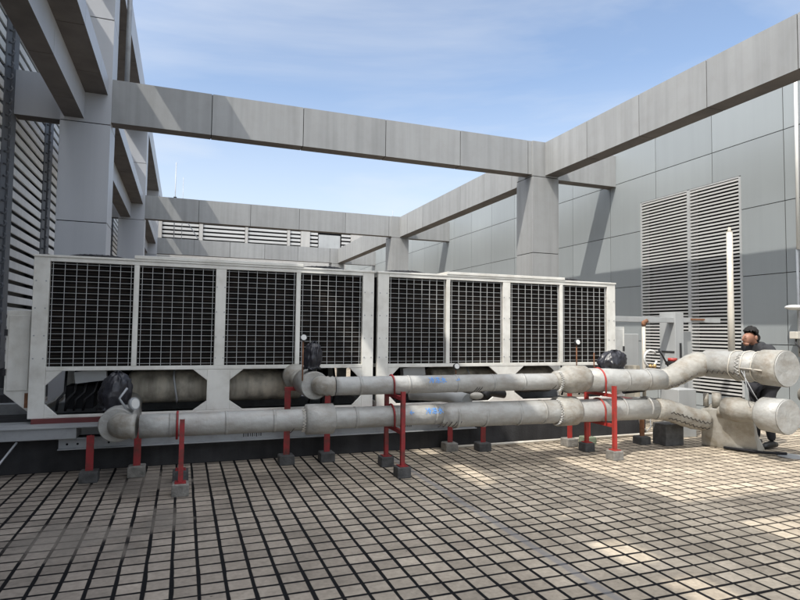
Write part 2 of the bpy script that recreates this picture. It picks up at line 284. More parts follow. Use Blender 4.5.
def copy_tree(o, loc=None, label=None, parent=None):
    c = o.copy(); COL.objects.link(c)
    if parent: c.parent = parent
    for ch in kids(o): copy_tree(ch, parent=c)
    if loc is not None: c.location = loc
    if label: c['label'] = label
    return c
def lathe_arc(c, r, a0, a1, u, v, n=8):
    c = Vector(c); u = Vector(u); v = Vector(v)
    return [c+u*r*math.cos(a0+(a1-a0)*i/n)+v*r*math.sin(a0+(a1-a0)*i/n) for i in range(n+1)]

# ---------------------------------------------------------------- setting
MB().box(-70, 90, -60, 110, -0.5, -0.004).build('ground', 'concrete_roof', kind='structure')
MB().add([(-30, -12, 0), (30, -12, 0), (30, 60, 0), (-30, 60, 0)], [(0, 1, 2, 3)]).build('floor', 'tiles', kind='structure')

# panelled beams ---------------------------------------------------
G = 0.007
ZB, ZT = 5.10, 5.86
def rnd(a=0.07): return random.uniform(-a, a)
def beam_x(name, x0, x1, y0, y1, z0, z1, joints, label, cat='beam', group=None, parent=None, m='panel'):
    root = parent or thing(name, (x0, y0, z0), label, cat, group)
    b = MB(); b.box(x0+0.01, x1-0.01, y0+0.012, y1-0.012, z0+0.012, z1-0.012); b.build('core', 'seam', root)
    ed = [x0]+[j for j in joints if x0+0.1 < j < x1-0.1]+[x1]
    p = MB(); sf = MB()
    for a, c in zip(ed, ed[1:]):
        ga, gc = (0 if a == x0 else G), (0 if c == x1 else G); ti = rnd()
        p.box(a+ga, c-gc, y0, y0+0.011, z0, z1, ti); p.box(a+ga, c-gc, y1-0.011, y1, z0, z1, ti); p.box(a+ga, c-gc, y0+0.012, y1-0.012, z1-0.011, z1+0.003, ti)
        sf.box(a+ga, c-gc, y0+0.012, y1-0.012, z0+0.001, z0+0.011)
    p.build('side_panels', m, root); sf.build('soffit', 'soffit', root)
    return root
def beam_y(name, prof, y0, y1, joints, label, group=None, m='panel', soff='soffit'):
    # prof: closed (x,z) polygon, counter-clockwise
    x0 = min(p[0] for p in prof); root = thing(name, (x0, y0, min(p[1] for p in prof)), label, 'beam', group)
    ed = [y0]+sorted(j for j in joints if y0+0.1 < j < y1-0.1)+[y1]
    cx = sum(p[0] for p in prof)/len(prof); cz = sum(p[1] for p in prof)/len(prof)
    inner = []
    for i, p in enumerate(prof):
        a_, b_ = prof[i-1], prof[(i+1) % len(prof)]
        d1 = Vector((p[0]-a_[0], p[1]-a_[1])).normalized(); d2 = Vector((b_[0]-p[0], b_[1]-p[1])).normalized()
        inner.append((p[0]+0.012*(-d1.y-d2.y), p[1]+0.012*(d1.x+d2.x)))
    MB().prism(inner, 1, y0+0.002, y1-0.002).build('core', 'seam', root)
    p = MB(); sf = MB(); n = len(prof)
    for a, c in zip(ed, ed[1:]):
        ti = rnd(); a2, c2 = a+(0 if a == y0 else G), c-(0 if c == y1 else G)
        for i in range(n):
            A, B = prof[i], prof[(i+1) % n]; Ai, Bi = inner[i], inner[(i+1) % n]
            vs = [(A[0], a2, A[1]), (B[0], a2, B[1]), (Bi[0], a2, Bi[1]), (Ai[0], a2, Ai[1]), (A[0], c2, A[1]), (B[0], c2, B[1]), (Bi[0], c2, Bi[1]), (Ai[0], c2, Ai[1])]
            down = abs(A[1]-B[1]) < 1e-4 and A[0] < B[0]
            (sf if down else p).add(vs, [(0, 1, 2, 3), (4, 7, 6, 5), (0, 4, 5, 1), (1, 5, 6, 2), (2, 6, 7, 3), (3, 7, 4, 0)], 0 if down else ti)
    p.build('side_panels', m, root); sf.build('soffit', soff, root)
    return root
ROWS = [1.61, 11.0, 20.4, 29.8]
JX = [0.38+1.69*k for k in range(-3, 8)]
CLX0, CLX1 = -2.05, -1.28          # left columns
CRX0, CRX1 = 7.24, 7.93            # right columns
RBX0, RBX1 = 7.57, 7.93
beam_names = ['grey panelled cross beam over the paving behind the viewer', 'long grey panelled cross beam nearest above the chillers, with a diagonal sun stripe at its left end',
              'middle cross beam of grey panels behind the nearest one', 'farthest grey cross beam, just above the chiller tops in front of the white louvres']
for i, y in enumerate(ROWS):
    beam_x('cross_beam', CLX1-0.06 if i else CLX1, CRX0+0.10, y+0.03, y+0.32, ZB, ZT, JX, beam_names[i], group='cross beams of the roof frame')
# right longitudinal beams between columns, one thing per bay
prof = [(RBX0, ZB), (RBX1, ZB), (RBX1, ZT), (RBX0, ZT)]
rlab = ['long grey panelled beam along the right, running toward the viewer from the nearest right column, streaked with dirt', 'grey beam along the right between the nearest and second columns', 'far grey beam along the right between second and third columns']
JY = [9.55-1.44*k for k in range(-20, 12)]
beam_y('side_beam', prof, ROWS[0]-10, ROWS[1]-0.002, JY, rlab[0], 'right side beams')
beam_y('side_beam', prof, ROWS[1]+0.67, ROWS[2]-0.002, JY, rlab[1], 'right side beams')
beam_y('side_beam', prof, ROWS[2]+0.67, ROWS[3]-0.002, JY, rlab[2], 'right side beams')
# right stubs to the wall
WX = 9.73
slab = ['short grey stub beam from the nearest right column to the wall', 'short stub beam from the second right column to the wall', 'farthest short stub beam reaching the right wall']
for i in (1, 2, 3):
    beam_x('stub_beam', CRX1+0.002, WX-0.002, ROWS[i]+0.2, ROWS[i]+0.5, ZB, ZT, [], slab[i-1], group='stub beams to the right wall')
# columns ----------------------------------------------------------
def column(x0, x1, y, h, label, group, m, cuts, parent_name='column'):
    root = thing(parent_name, ((x0+x1)/2, y+0.33, 0), label, 'column', group)
    MB().box(x0+0.012, x1-0.012, y+0.012, y+0.655, 0, h-0.01).build('core', 'seam', root)
    p = MB(); zs = [0]+cuts+[h]
    for a, c in zip(zs, zs[1:]):
        ti = rnd(0.04); p.box(x0, x1, y, y+0.667, a+(G if a else 0), c-(G if c < h else 0), ti)
    p.build('cladding', m, root, bevel=0.004)
    return root
clab = ['grey clad column on the left, beside the viewer', 'big grey left column behind the first chiller, nearest of the left row', 'second grey column of the left row, seen past the nearest one', 'farthest grey column of the left row']
for i in (0, 1, 2, 3): column(CLX0, CLX1, ROWS[i], 8.1, clab[i], 'left columns', 'panel_col', [0.83, 3.33, 5.04, 6.9])
crl = ['grey clad column on the right behind the second chiller, nearest of the right row', 'second right column, where the middle cross beam ends', 'farthest right column under the back cross beam']
for i in (1, 2, 3): column(CRX0, CRX1, ROWS[i], ZT+0.005, crl[i-1], 'right columns', 'panel', [0.83, 3.33, 5.06])
# left beams: L-shaped lower beam and upper beam
LP = [(-1.99, ZB), (-1.69, ZB), (-1.69, 5.56), (-1.34, 5.56), (-1.34, ZT), (-1.99, ZT)]
UP = [(CLX0, 8.101), (CLX1, 8.101), (CLX1, 8.47+0.33), (CLX0, 8.47+0.33)]
ll = ['stepped grey beam in the upper left corner running toward the viewer from the nearest left column', 'stepped grey beam between the first and second left columns', 'far stepped beam between the second and third left columns']
for i, (a, c) in enumerate(((ROWS[0]+0.67, ROWS[1]-0.002), (ROWS[1]+0.67, ROWS[2]-0.002), (ROWS[2]+0.67, ROWS[3]-0.002))):
    beam_y('stepped_beam', LP, a, c, [a+1.56*k for k in range(1, 7)], ll[i], 'left stepped beams', 'panel_col')
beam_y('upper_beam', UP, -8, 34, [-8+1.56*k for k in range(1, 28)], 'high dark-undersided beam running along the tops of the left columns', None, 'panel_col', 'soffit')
for i in (1, 2, 3):
    beam_x('left_stub', -2.77, CLX0-0.002, ROWS[i]+0.2, ROWS[i]+0.5, ZB, ZT, [], ['grey stub beam from the nearest left column back to the louvred building', 'grey stub beam from the second left column to the louvred building', 'grey stub beam from the farthest left column to the louvred building'][i-1], group='left stub beams', m='panel_col')
    beam_x('high_stub', -2.77, CLX0-0.002, ROWS[i]+0.15, ROWS[i]+0.45, 8.15, 8.78, [], ['high stub beam above the nearest left column', 'high stub beam above the second left column', 'high stub beam above the farthest left column'][i-1], group='high stub beams', m='panel_col')
bars = [-0.28, 3.33, 7.2, 9.1, 14.0, 17.0, 23.5, 26.5]
for by, y in enumerate(bars):
    o = MB().box(-2.77, CLX0-0.002, y, y+0.2, 8.3, 8.5).build('tie_bar', 'panel_col'); tag(o, ['tie bar behind the viewer from the left building to its high beam', 'tie bar overhead, the nearest before the first left column', 'high tie bar halfway toward the nearest left column', 'last high tie bar in front of the nearest left column', 'first high tie bar past the nearest left column', 'second high tie bar past the nearest left column', 'first high tie bar past the second left column', 'farthest high tie bar before the last left column'][by], 'tie bar', 'tie bars')
o = MB().cyl((-1.15, 12.05, ZT+0.0), (-1.15, 12.05, 9.2), 0.045).build('drain_pipe', 'galv'); tag(o, 'thin pale upright pipe rising behind the left end of the nearest cross beam', 'pipe')

# left building: louvred wall ---------------------------------------
lb = thing('louvred_building', (-2.77, 12, 0), 'tall building on the left edge with cream louvres between dark posts', 'building')
LX = -2.79
MB().box(LX-3, LX-0.25, -8, 36, 0, 8.75).build('wall', 'post_dark', lb)
MB().box(LX-0.25, LX, -8, 36, 8.3, 8.8).build('parapet', 'panel_col', lb)
MB().box(LX-0.24, LX+0.0, -8, 36, 0, 0.85).build('base', 'plinth', lb)
py = [10.75+2.9*k for k in range(-3, 9)]
for k, (a, c) in enumerate(zip(py, py[1:])):
    s = MB(); z = 0.95
    while z < 8.3:
        # blade: outer edge low, leaning back and up, with a short lip
        s.add([(LX-0.02, a+0.62, z), (LX-0.02, c, z), (LX-0.18, c, z+0.15), (LX-0.18, a+0.62, z+0.15), (LX-0.035, a+0.62, z-0.004), (LX-0.035, c, z-0.004), (LX-0.195, c, z+0.146), (LX-0.195, a+0.62, z+0.146)],
              [(0, 1, 2, 3), (4, 7, 6, 5), (0, 4, 5, 1), (2, 6, 7, 3), (0, 3, 7, 4), (1, 5, 6, 2)], rnd(0.08))
        s.box(LX-0.022, LX-0.014, a+0.62, c, z-0.0, z+0.125, rnd(0.06)); z += 0.2
    s.build('louvre', 'slat_old', lb)
for k, a in enumerate(py):
    p = MB(); p.box(LX-0.24, LX+0.03, a+0.32, a+0.6, 0.86, 8.29); p.build('post', 'post_dark', lb)
    h = MB(); z = 0.97
    h.box(LX-0.2, LX+0.0, a+0.0, a+0.3, 0.86, 8.29)
    while z < 8.2:
        h.sweep([(LX, a+0.12, z), (LX+0.05, a+0.12, z-0.02), (LX+0.08, a+0.12, z+0.03), (LX+0.05, a+0.12, z+0.07)], 0.018, 6); z += 0.2
    h.build('bracket_strip', 'post_dark', lb)
# back building ------------------------------------------------------
bb = thing('back_building', (4, 37, 0), 'pale building across the far end with a band of white louvres', 'building')
MB().box(-6, 16, 36.3, 41, 0, 7.9).build('wall', 'bldg', bb)
MB().box(-6, 16, 36.1, 36.3, 7.95, 8.4).build('parapet', 'bldg', bb)
MB().box(-6, 16, 36.28, 36.3, 6.55, 7.9).build('recess', 'dark', bb)
lx = [-1.3, 0.75, 0.95, 3.4, 3.55, 5.95, 6.15, 6.75]
for a, c in ((-1.3, 0.7), (0.95, 3.35), (3.55, 5.9), (6.1, 6.75), (7.35, 7.85), (9.4, 10.0)):
    s = MB(); z = 6.6
    while z < 7.85: s.box(a, c, 36.12, 36.2, z, z+0.14, rnd(0.05)); z += 0.24
    s.build('louvre', 'slat', bb)
for a, c in ((-6, -1.32), (0.72, 0.93), (3.37, 3.53), (5.92, 6.08), (6.77, 7.33), (10.02, 16)):
    MB().box(a, c, 36.05, 36.27, 6.5, 7.949).build('pier', 'bldg', bb)
MB().box(7.9, 9.3, 36.1, 36.26, 6.5, 7.6).build('shutter', 'box_grey', bb)
# right wall ----------------------------------------------------------
rw = thing('panelled_wall', (WX, 12, 0), 'tall wall of grey metal panels along the right side', 'wall')
LY0, LY1, LZ0, LZ1 = 7.87, 10.38, 0.40, 4.53
WT = 6.45
def sub(r, h):
    a, b, c, d = r; e, f, g, i = h
    if b <= e or a >= f or d <= g or c >= i: return [r]
    out = []
    if a < e: out.append((a, e, c, d))
    if b > f: out.append((f, b, c, d))
    a2, b2 = max(a, e), min(b, f)
    if c < g: out.append((a2, b2, c, g))
    if d > i: out.append((a2, b2, i, d))
    return out
ce = MB()
for r in sub((-9, 36.2, 0, WT-0.01), (LY0, LY1, LZ0, LZ1)): ce.box(WX+0.012, WX+0.5, r[0], r[1], r[2], r[3])
ce.build('core', 'seam', rw)
ye = [7.01+1.465*k for k in range(-11, 21)]; ze = [0, 0.135, 1.39, 2.64, 3.895, 5.15, 6.41, WT]
pn = MB()
for a, b_ in zip(ye, ye[1:]):
    for c, d in zip(ze, ze[1:]):
        ti = rnd(0.06)
        for r in sub((a+G, b_-G, c+G, d-G), (LY0-0.02, LY1+0.02, LZ0-0.02, LZ1+0.02)):
            pn.box(WX, WX+0.011, r[0], r[1], r[2], r[3], ti)
pn.build('cladding', 'panel_cool', rw)
lv = thing('wall_louvre', (WX, 9.1, LZ0), 'large white slatted ventilation louvre in the right wall', 'louvre')
MB().box(WX+0.3, WX+0.32, LY0, LY1, LZ0, LZ1).build('back', 'dark', lv)
f = MB(); LM = 9.05
f.box(WX-0.015, WX+0.2, LY0-0.02, LY0+0.02, LZ0, LZ1); f.box(WX-0.015, WX+0.2, LY1-0.02, LY1+0.02, LZ0, LZ1); f.box(WX-0.02, WX+0.2, LM-0.035, LM+0.035, LZ0, LZ1)
f.box(WX-0.012, WX+0.2, LY0+0.02, LM-0.035, LZ1-0.02, LZ1+0.01); f.box(WX-0.012, WX+0.2, LM+0.035, LY1-0.02, LZ1-0.02, LZ1+0.01)
f.build('frame', 'box_grey', lv)
for a, c in ((LY0+0.021, LM-0.036), (LM+0.036, LY1-0.021)):
    s = MB(); z = LZ0+0.02
    while z < LZ1-0.06:
        s.box(WX-0.005, WX+0.003, a, c, z, z+0.034, rnd(0.04))
        s.box(WX+0.0032, WX+0.035, a, c, z+0.028, z+0.033); z += 0.0685
    s.build('slats', 'slat', lv)

# conduit on the right wall
cd = thing('wall_conduit', (9.6, 6.74, 0), 'thin white conduit running down the right wall with a small fitting box', 'conduit')
MB().cyl((9.66, 6.72, 6.4), (9.62, 6.72, 3.0), 0.028).build('pipe', 'white', cd)
MB().cyl((9.62, 6.74, 3.0), (9.62, 6.74, 1.2), 0.022).build('lower_pipe', 'galv', cd)
MB().ball((9.5, 6.72, 2.02), 0.17, 0.13, 0.045).build('lamp_shade', 'white', cd)
MB().box(9.52, 9.66, 6.7, 6.84, 1.5, 1.62).build('junction_box', 'pvc', cd, bevel=0.01)
MB().sweep([(9.6, 6.78, 1.5), (9.55, 6.75, 1.42), (9.6, 6.70, 1.33), (9.6, 6.72, 1.26)], 0.014, 8).build('cable', 'black_metal', cd)

# ---------------------------------------------------------------- plinth and rails
pl = thing('chiller_plinth', (2.4, 7.15, 0), 'low dark concrete plinth under the chillers', 'plinth')
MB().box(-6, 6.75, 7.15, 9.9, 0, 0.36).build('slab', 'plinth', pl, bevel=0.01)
r = MB()
for y in (7.30, 9.2): r.box(-2.5, 6.6, y, y+0.16, 0.36, 0.50)
r.build('steel_beams', 'galv', pl)
ch = thing('steel_channel', (1.4, 7.05, 0.3), 'long galvanised steel channel along the front of the plinth, behind the pipes', 'channel')
c = MB()
c.box(-1.2, 3.75, 7.09, 7.10, 0.25, 0.37); c.box(-1.2, 3.75, 7.03, 7.09, 0.362, 0.37); c.box(-1.2, 3.75, 7.03, 7.09, 0.25, 0.258)
c.build('web', 'galv', ch)
mk = MB(); x = 0.70
for wd in (0.02, 0.012, 0.022, 0.014, 0.02, 0.012, 0.02, 0.014, 0.02): mk.box(x, x+wd*0.55, 7.0885, 7.0900, 0.285+rnd(0.006), 0.33+rnd(0.006)); x += wd+0.008
x = 2.66
for wd in (0.02, 0.014, 0.022, 0.012, 0.02, 0.016, 0.02): mk.box(x, x+wd*0.6, 7.0885, 7.0900, 0.31+rnd(0.005), 0.345+rnd(0.004)); x += wd+0.008
mk.build('stencil_marks', 'ink', ch)
bh = MB()
for x in (-1.12, -1.02, -0.72): bh.cyl((x, 7.087, 0.30), (x, 7.091, 0.30), 0.012, 10)
bh.build('bolt_holes', 'dark', ch)
du = thing('metal_trunking', (-3, 7.0, 0.3), 'grey metal trunking on the plinth edge at the far left', 'trunking')
MB().box(-6, -1.02, 6.98, 7.30, 0.372, 0.49).build('body', 'galv', du, bevel=0.006)
MB().box(-6, -0.75, 6.96, 7.28, 0.4905, 0.50).build('lid', 'galv', du)
o = MB().box(-1.50, 6.6, 7.26, 7.48, 0.5005, 0.55).build('base_rail', 'rail_red'); tag(o, 'dark red steel rail under the feet of the chillers', 'rail')
o = MB().sweep([(3.3, 7.0, 0.03), (5.0, 7.0, 0.035), (6.9, 7.05, 0.03), (8.5, 7.1, 0.03)], 0.018, 10).build('floor_conduit', 'pvc'); tag(o, 'thin pale conduit lying on the paving along the plinth', 'conduit')
o = MB().cyl((-1.75, 6.6, 0.02), (-1.56, 7.0, 0.36), 0.011, 8).build('leaning_rod', 'galv'); tag(o, 'thin metal rod leaning on the plinth at the far left', 'rod')
# dark bits at far left
for i, (z, y) in enumerate(((0.58, 7.7), (0.75, 7.95))):
    o = MB().box(-4.2, -1.95+0.1*i, y, y+0.09, z, z+0.07).build('cable_tray', 'post_dark'); tag(o, ['lower dark tray left of the first chiller', 'upper dark tray left of the first chiller'][i], 'tray', 'dark trays at the left edge')

# ---------------------------------------------------------------- chillers
CHW = 3.90; CY0, CY1 = 7.30, 9.45
def make_chiller(X):
    root = thing('chiller', (X+CHW/2, (CY0+CY1)/2, 0.55), 'cream air-cooled chiller on the left, mostly in shade, with black mesh fronts', 'chiller', 'air-cooled chillers on the plinth')
    fr = MB(); zb, zt = 0.551, 2.335; gb, gt = 1.11, 2.27
    yF, yP = CY0, CY0+0.06
    ends = ((0.0, 0.155), (CHW-0.155, CHW)); mid = (1.90, 2.02)
    g = [(0.155, 1.00), (1.055, 1.90), (2.02, 2.87), (2.925, 3.745)]
    for a, c in ends:
        for y in (yF, CY1-0.06): fr.box(X+a, X+c, y, y+0.06, zb, zt)
    fr.box(X+mid[0], X+mid[1], yF, yP, gb, gt); fr.box(X+mid[0], X+mid[1], CY1-0.06, CY1, gb, gt)
    for a, c in ((1.00, 1.055), (2.87, 2.925)): fr.box(X+a, X+c, yF-0.004, yP, gb+0.001, gt-0.001)
    for y0, y1 in ((yF-0.002, yP-0.001), (CY1-0.059, CY1+0.002)):
        fr.box(X+0.1555, X+CHW-0.1555, y0, y1, gt, zt-0.02); fr.box(X+0.1555, X+CHW-0.1555, y0, y1, gb-0.045, gb)
        fr.box(X+0.1555, X+CHW-0.1555, y0, y1, zb, zb+0.03)
    # centre leg and gussets
    for y0, y1 in ((yF+0.001, yF+0.03), (CY1-0.03, CY1-0.001)):
        zt2, zb2 = gb-0.046, zb+0.031; gw = 0.16; xa, xb = X+1.83, X+2.09
        fr.prism([(xa, zb2), (xb, zb2), (xb, zt2), (xa, zt2)], 1, y0, y1)
        fr.prism([(xa, zt2), (xa, zt2-gw*0.8), (xa-gw, zt2)], 1, y0, y1); fr.prism([(xb, zt2), (xb+gw, zt2), (xb, zt2-gw*0.8)], 1, y0, y1)
        fr.prism([(xa, zb2), (xa-gw, zb2), (xa, zb2+gw*0.7)], 1, y0, y1); fr.prism([(xb, zb2), (xb, zb2+gw*0.7), (xb+gw, zb2)], 1, y0, y1)
        for s_, x in ((1, X+0.156), (-1, X+CHW-0.156)):
            fr.prism([(x, zt2), (x+s_*gw, zt2), (x, zt2-gw)], 1, y0, y1); fr.prism([(x, zb2), (x, zb2+gw*0.8), (x+s_*gw*0.8, zb2)], 1, y0, y1)
    # side rails
    for x0, x1 in ((X+0.003, X+0.05), (X+CHW-0.05, X+CHW-0.003)):
        for z0, z1 in ((zb, zb+0.06), (gb-0.05, gb), (gt, gt+0.05)): fr.box(x0, x1, CY0+0.061, CY1-0.061, z0, z1)
    fr.build('frame', 'cream', root, bevel=0.004)
    bo = MB()
    for a in (0.03, 0.125, 1.915, 2.005, CHW-0.125, CHW-0.03):
        for z in (1.2, 1.45, 1.75, 2.05): bo.cyl((X+a, yF-0.006, z), (X+a, yF, z), 0.008, 8)
    bo.build('bolts', 'galv', root)
    # coils and grilles
    for i, (a, c) in enumerate(g):
        cb = MB(); cb.box(X+a, X+c, yF+0.075, yF+0.10, gb, gt); co = cb.build('coil', 'coil', root)
        gr = MB(); n = 7
        for k in range(n+1):
            x = X+a+0.03+(c-a-0.06)*k/n+rnd(0.006); gr.box(x-0.0023, x+0.0023, yF+0.012, yF+0.018, gb, gt)
        for k in range(18):
            z = gb+0.03+(gt-gb-0.05)*k/17+rnd(0.006); gr.box(X+a, X+c, yF+0.019, yF+0.024, z-0.0018, z+0.0018)
        gr.build('grille', 'wire', root)
    # side and rear closing sheets (upper part)
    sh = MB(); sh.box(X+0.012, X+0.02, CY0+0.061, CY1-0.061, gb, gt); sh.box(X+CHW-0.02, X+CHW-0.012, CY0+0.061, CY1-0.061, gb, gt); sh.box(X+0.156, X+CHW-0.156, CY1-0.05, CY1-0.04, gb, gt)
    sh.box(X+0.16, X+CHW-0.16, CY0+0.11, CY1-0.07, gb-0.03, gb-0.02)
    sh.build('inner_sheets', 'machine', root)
    # top
    tp = MB(); tp.box(X-0.01, X+CHW+0.01, CY0-0.012, CY1+0.01, zt-0.019, zt+0.006); tp.box(X+1.0, X+2.95, CY0-0.02, CY1, zt+0.0065, zt+0.045)
    tp.build('top_cover', 'cream', root, bevel=0.004)
    for i, x in enumerate((0.56, 1.5, 2.4, 3.32)):
        for j, y in enumerate((CY0+0.58, CY1-0.6)):
            fz = zt+(0.046-0.035 if 1.0 < x < 2.9 else 0.007)-0.012
            fn = MB(); R_ = 0.42
            fn.sweep([(X+x, y, fz), (X+x, y, fz+0.03)], [R_, R_], 28)
            for q in range(12):
                a = PI*q/12; u = Vector((math.cos(a), math.sin(a), 0))
                fn.sweep([Vector((X+x, y, fz+0.03))-u*R_, Vector((X+x, y, fz+0.075))-u*R_*0.6, Vector((X+x, y, fz+0.09)), Vector((X+x, y, fz+0.075))+u*R_*0.6, Vector((X+x, y, fz+0.03))+u*R_], 0.005, 5)
            for rr_ in (0.12, 0.2, 0.28, 0.36):
                zz = fz+0.09-0.06*(rr_/R_)**2
                fn.sweep([(X+x+rr_*math.cos(2*PI*t/20), y+rr_*math.sin(2*PI*t/20), zz) for t in range(21)], 0.005, 5, caps=False)
            fn.build('fan_guard', 'guard', root)
    # evaporator vessel and machinery under the coils
    ev = MB(); ev.sweep([(X+0.95, 7.82, 0.83), (X+1.0, 7.82, 0.83), (X+3.0, 7.82, 0.83), (X+3.05, 7.82, 0.83)], [0.17, 0.205, 0.205, 0.17], 28); ev.build('vessel', 'tank', root)
    MB().box(X+0.28, X+0.58, 7.75, 8.1, 0.59, 0.86).build('control_box', 'machine', root, bevel=0.01)
    MB().sweep([(X+3.15, 7.75, 0.78), (X+3.2, 7.75, 0.78), (X+3.6, 7.75, 0.78), (X+3.65, 7.75, 0.78)], [0.08, 0.13, 0.13, 0.08], 20).build('compressor', 'machine', root)
    for q in range(4): MB().sweep([(X+0.22+0.09*q, 7.6, 0.59), (X+0.24+0.09*q, 7.57, 0.72), (X+0.30+0.10*q, 7.6, 0.80), (X+0.30+0.12*q, 7.66, 1.06)], 0.014, 6).build('refrigerant_line', 'black_metal', root)
    for q in range(3): MB().sweep([(X+3.12+0.16*q, 7.6, 0.59), (X+3.15+0.16*q, 7.55, 0.8), (X+3.1+0.17*q, 7.6, 1.06)], 0.014, 6).build('refrigerant_line', 'black_metal', root)
    bx = MB(); bx.box(X+0.42, X+0.74, 7.42, 7.55, 0.93, 1.06, rot=Matrix.Rotation(-0.12, 3, 'Y')); bx.build('terminal_box', 'box_grey', root)
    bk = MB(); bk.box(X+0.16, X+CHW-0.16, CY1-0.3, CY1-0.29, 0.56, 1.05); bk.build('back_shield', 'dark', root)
    pg = MB(); pg.sweep([(X+1.5, 7.62, 0.62), (X+1.5, 7.5, 0.7), (X+1.46, 7.5, 0.95), (X+1.46, 7.6, 1.06)], 0.012, 8); pg.build('drain_line', 'galv', root)
    return root
ch1 = make_chiller(-1.545)
c2 = copy_tree(ch1, Vector(ch1.location)+Vector((3.955, 0, 0.0)), 'cream air-cooled chiller on the right, sunlit, its corner posts bright')
# side cabinet at the left end
cb = thing('side_cabinet', (-1.68, 7.6, 0.55), 'narrow cream cabinet on the left end of the shaded chiller, hinges on its left side', 'cabinet')
c = MB(); c.prism([(-1.80, 0.82), (-1.80, 1.72), (-1.555, 1.72), (-1.555, 0.60)], 1, 7.42, 7.95); c.build('body', 'cream', cb, bevel=0.006)
cb_door = MB().prism([(-1.775, 0.85), (-1.775, 1.67), (-1.575, 1.67), (-1.575, 0.85)], 1, 7.410, 7.4195).build('door', 'cream', cb, bevel=0.003)
h = MB()
for z in (1.05, 1.48): MB().box(-1.812, -1.785, 7.39, 7.43, z-0.035, z+0.035).build('hinge', 'black_metal', cb_door)

MB().box(-1.60, -1.565, 7.405, 7.4195, 0.66, 0.82).build('rust_stain_bracket', 'rust', cb)

# ---------------------------------------------------------------- equipment right of the chillers
t = thing('control_cabinet', (6.6, 7.6, 0.55), 'small cream cabinet with a black handle at the right end of the sunlit chiller', 'cabinet')
MB().box(6.44, 6.66, 7.5, 7.9, 0.55, 1.66).build('body', 'cream', t, bevel=0.006)
dr = MB().box(6.46, 6.645, 7.488, 7.4995, 0.62, 1.62).build('door', 'cream', t, bevel=0.004)
MB().box(6.615, 6.635, 7.465, 7.487, 1.27, 1.35).build('handle', 'black_metal', dr)
t = thing('cable_duct', (7.5, 7.75, 1.75), 'grey horizontal duct bridging from the sunlit chiller to the tall grey cabinet', 'duct')
MB().box(6.41, 7.93, 7.72, 7.84, 1.75, 1.84).build('duct', 'box_grey', t, bevel=0.004)
c = MB(); c.prism([(8.12, 7.72), (9.0, 7.72), (9.0, 7.84), (8.12, 7.84)], 2, 1.765, 1.845); c.build('duct_extension', 'box_grey', t)
MB().box(8.3, 8.6, 7.69, 7.715, 1.80, 1.83).build('rusty_strip', 'rust', t)
t = thing('tall_cabinet', (8.0, 8.0, 0), 'tall grey sheet metal cabinet in front of the wall louvre', 'cabinet')
MB().box(7.93, 8.12, 7.70, 8.05, 0.3, 1.93).build('body', 'box_grey', t, bevel=0.006)
MB().box(8.13, 8.45, 7.85, 8.05, 0.2, 1.60).build('side_box', 'box_grey', t, bevel=0.006)
MB().box(7.915, 7.929, 7.72, 8.0, 1.24, 1.26).build('latch', 'black_metal', t)
MB().box(8.02, 8.05, 7.68, 7.699, 1.15, 1.4).build('handle', 'black_metal', t)
l = MB(); l.box(7.95, 8.0, 7.8, 7.85, 0, 0.3); l.box(8.35, 8.4, 7.9, 7.95, 0, 0.2); l.box(7.95, 8.0, 7.95, 8.0, 0, 0.3); l.build('feet', 'galv', t)
t = thing('standpipe', (7.2, 7.6, 0), 'slim cream pipe with a rusty elbow between the small cabinet and the tall grey one', 'pipe')
MB().cyl((7.15, 7.6, 0.5), (7.15, 7.6, 1.68), 0.028).build('pipe', 'pvc', t); MB().sweep([(7.15, 7.6, 1.68), (7.15, 7.6, 1.74), (7.22, 7.6, 1.77)], 0.036, 10).build('elbow', 'rust', t)
t = thing('hose_loop', (7.1, 7.3, 0.6), 'white hose loop and black cable with brass fittings behind the upper pipe', 'hose')
MB().sweep([(7.0+0.13*math.cos(a/10*2*PI*0.85+0.6), 7.3, 1.16+0.13*math.sin(a/10*2*PI*0.85+0.6)) for a in range(11)], 0.018, 8).build('hose', 'white', t)
MB().sweep([(7.1, 7.25, 1.32), (7.2, 7.25, 1.2), (7.3, 7.25, 1.05), (7.4, 7.25, 0.96)], 0.014, 8).build('cable', 'black_metal', t)
MB().ball((6.98, 7.28, 1.04), 0.035, 0.03, 0.03).ball((7.06, 7.28, 1.04), 0.03, 0.03, 0.035).build('fitting', 'brass', t)
t = thing('valve_actuator', (7.3, 7.0, 0), 'small black actuator with a red cap standing behind the upper pipe', 'valve')
MB().cyl((7.35, 7.2, 0.4), (7.35, 7.2, 1.13), 0.03).build('stem', 'galv', t); MB().box(7.27, 7.43, 7.12, 7.28, 1.06, 1.12).build('housing', 'black_metal', t, bevel=0.01); MB().cyl((7.35, 7.2, 1.121), (7.35, 7.2, 1.17), 0.07).build('cap', 'orange_red', t)
o = MB().box(6.75, 7.2, 7.75, 7.9, 0.5, 1.02).build('brown_box', 'tank'); tag(o, 'brown metal box low between the cabinets right of the chillers', 'box')
o = MB().box(6.8, 7.6, 8.2, 8.7, 0.0, 1.55).build('pump_housing', 'box_grey', bevel=0.01); tag(o, 'pale grey housing standing behind the slim cream pipe', 'housing')

# ---------------------------------------------------------------- main pipes
PYc = 6.10
def rings(mb, x0, x1, y, z, r, step=0.9):
    x = x0
    while x < x1: mb.sweep([(x, y, z), (x+0.03, y, z)], r+0.0035, 28); x += step*random.uniform(0.8, 1.2)
def pipe_line(pts, rads, m=28): return MB().sweep(pts, rads, m, wob=0.004)
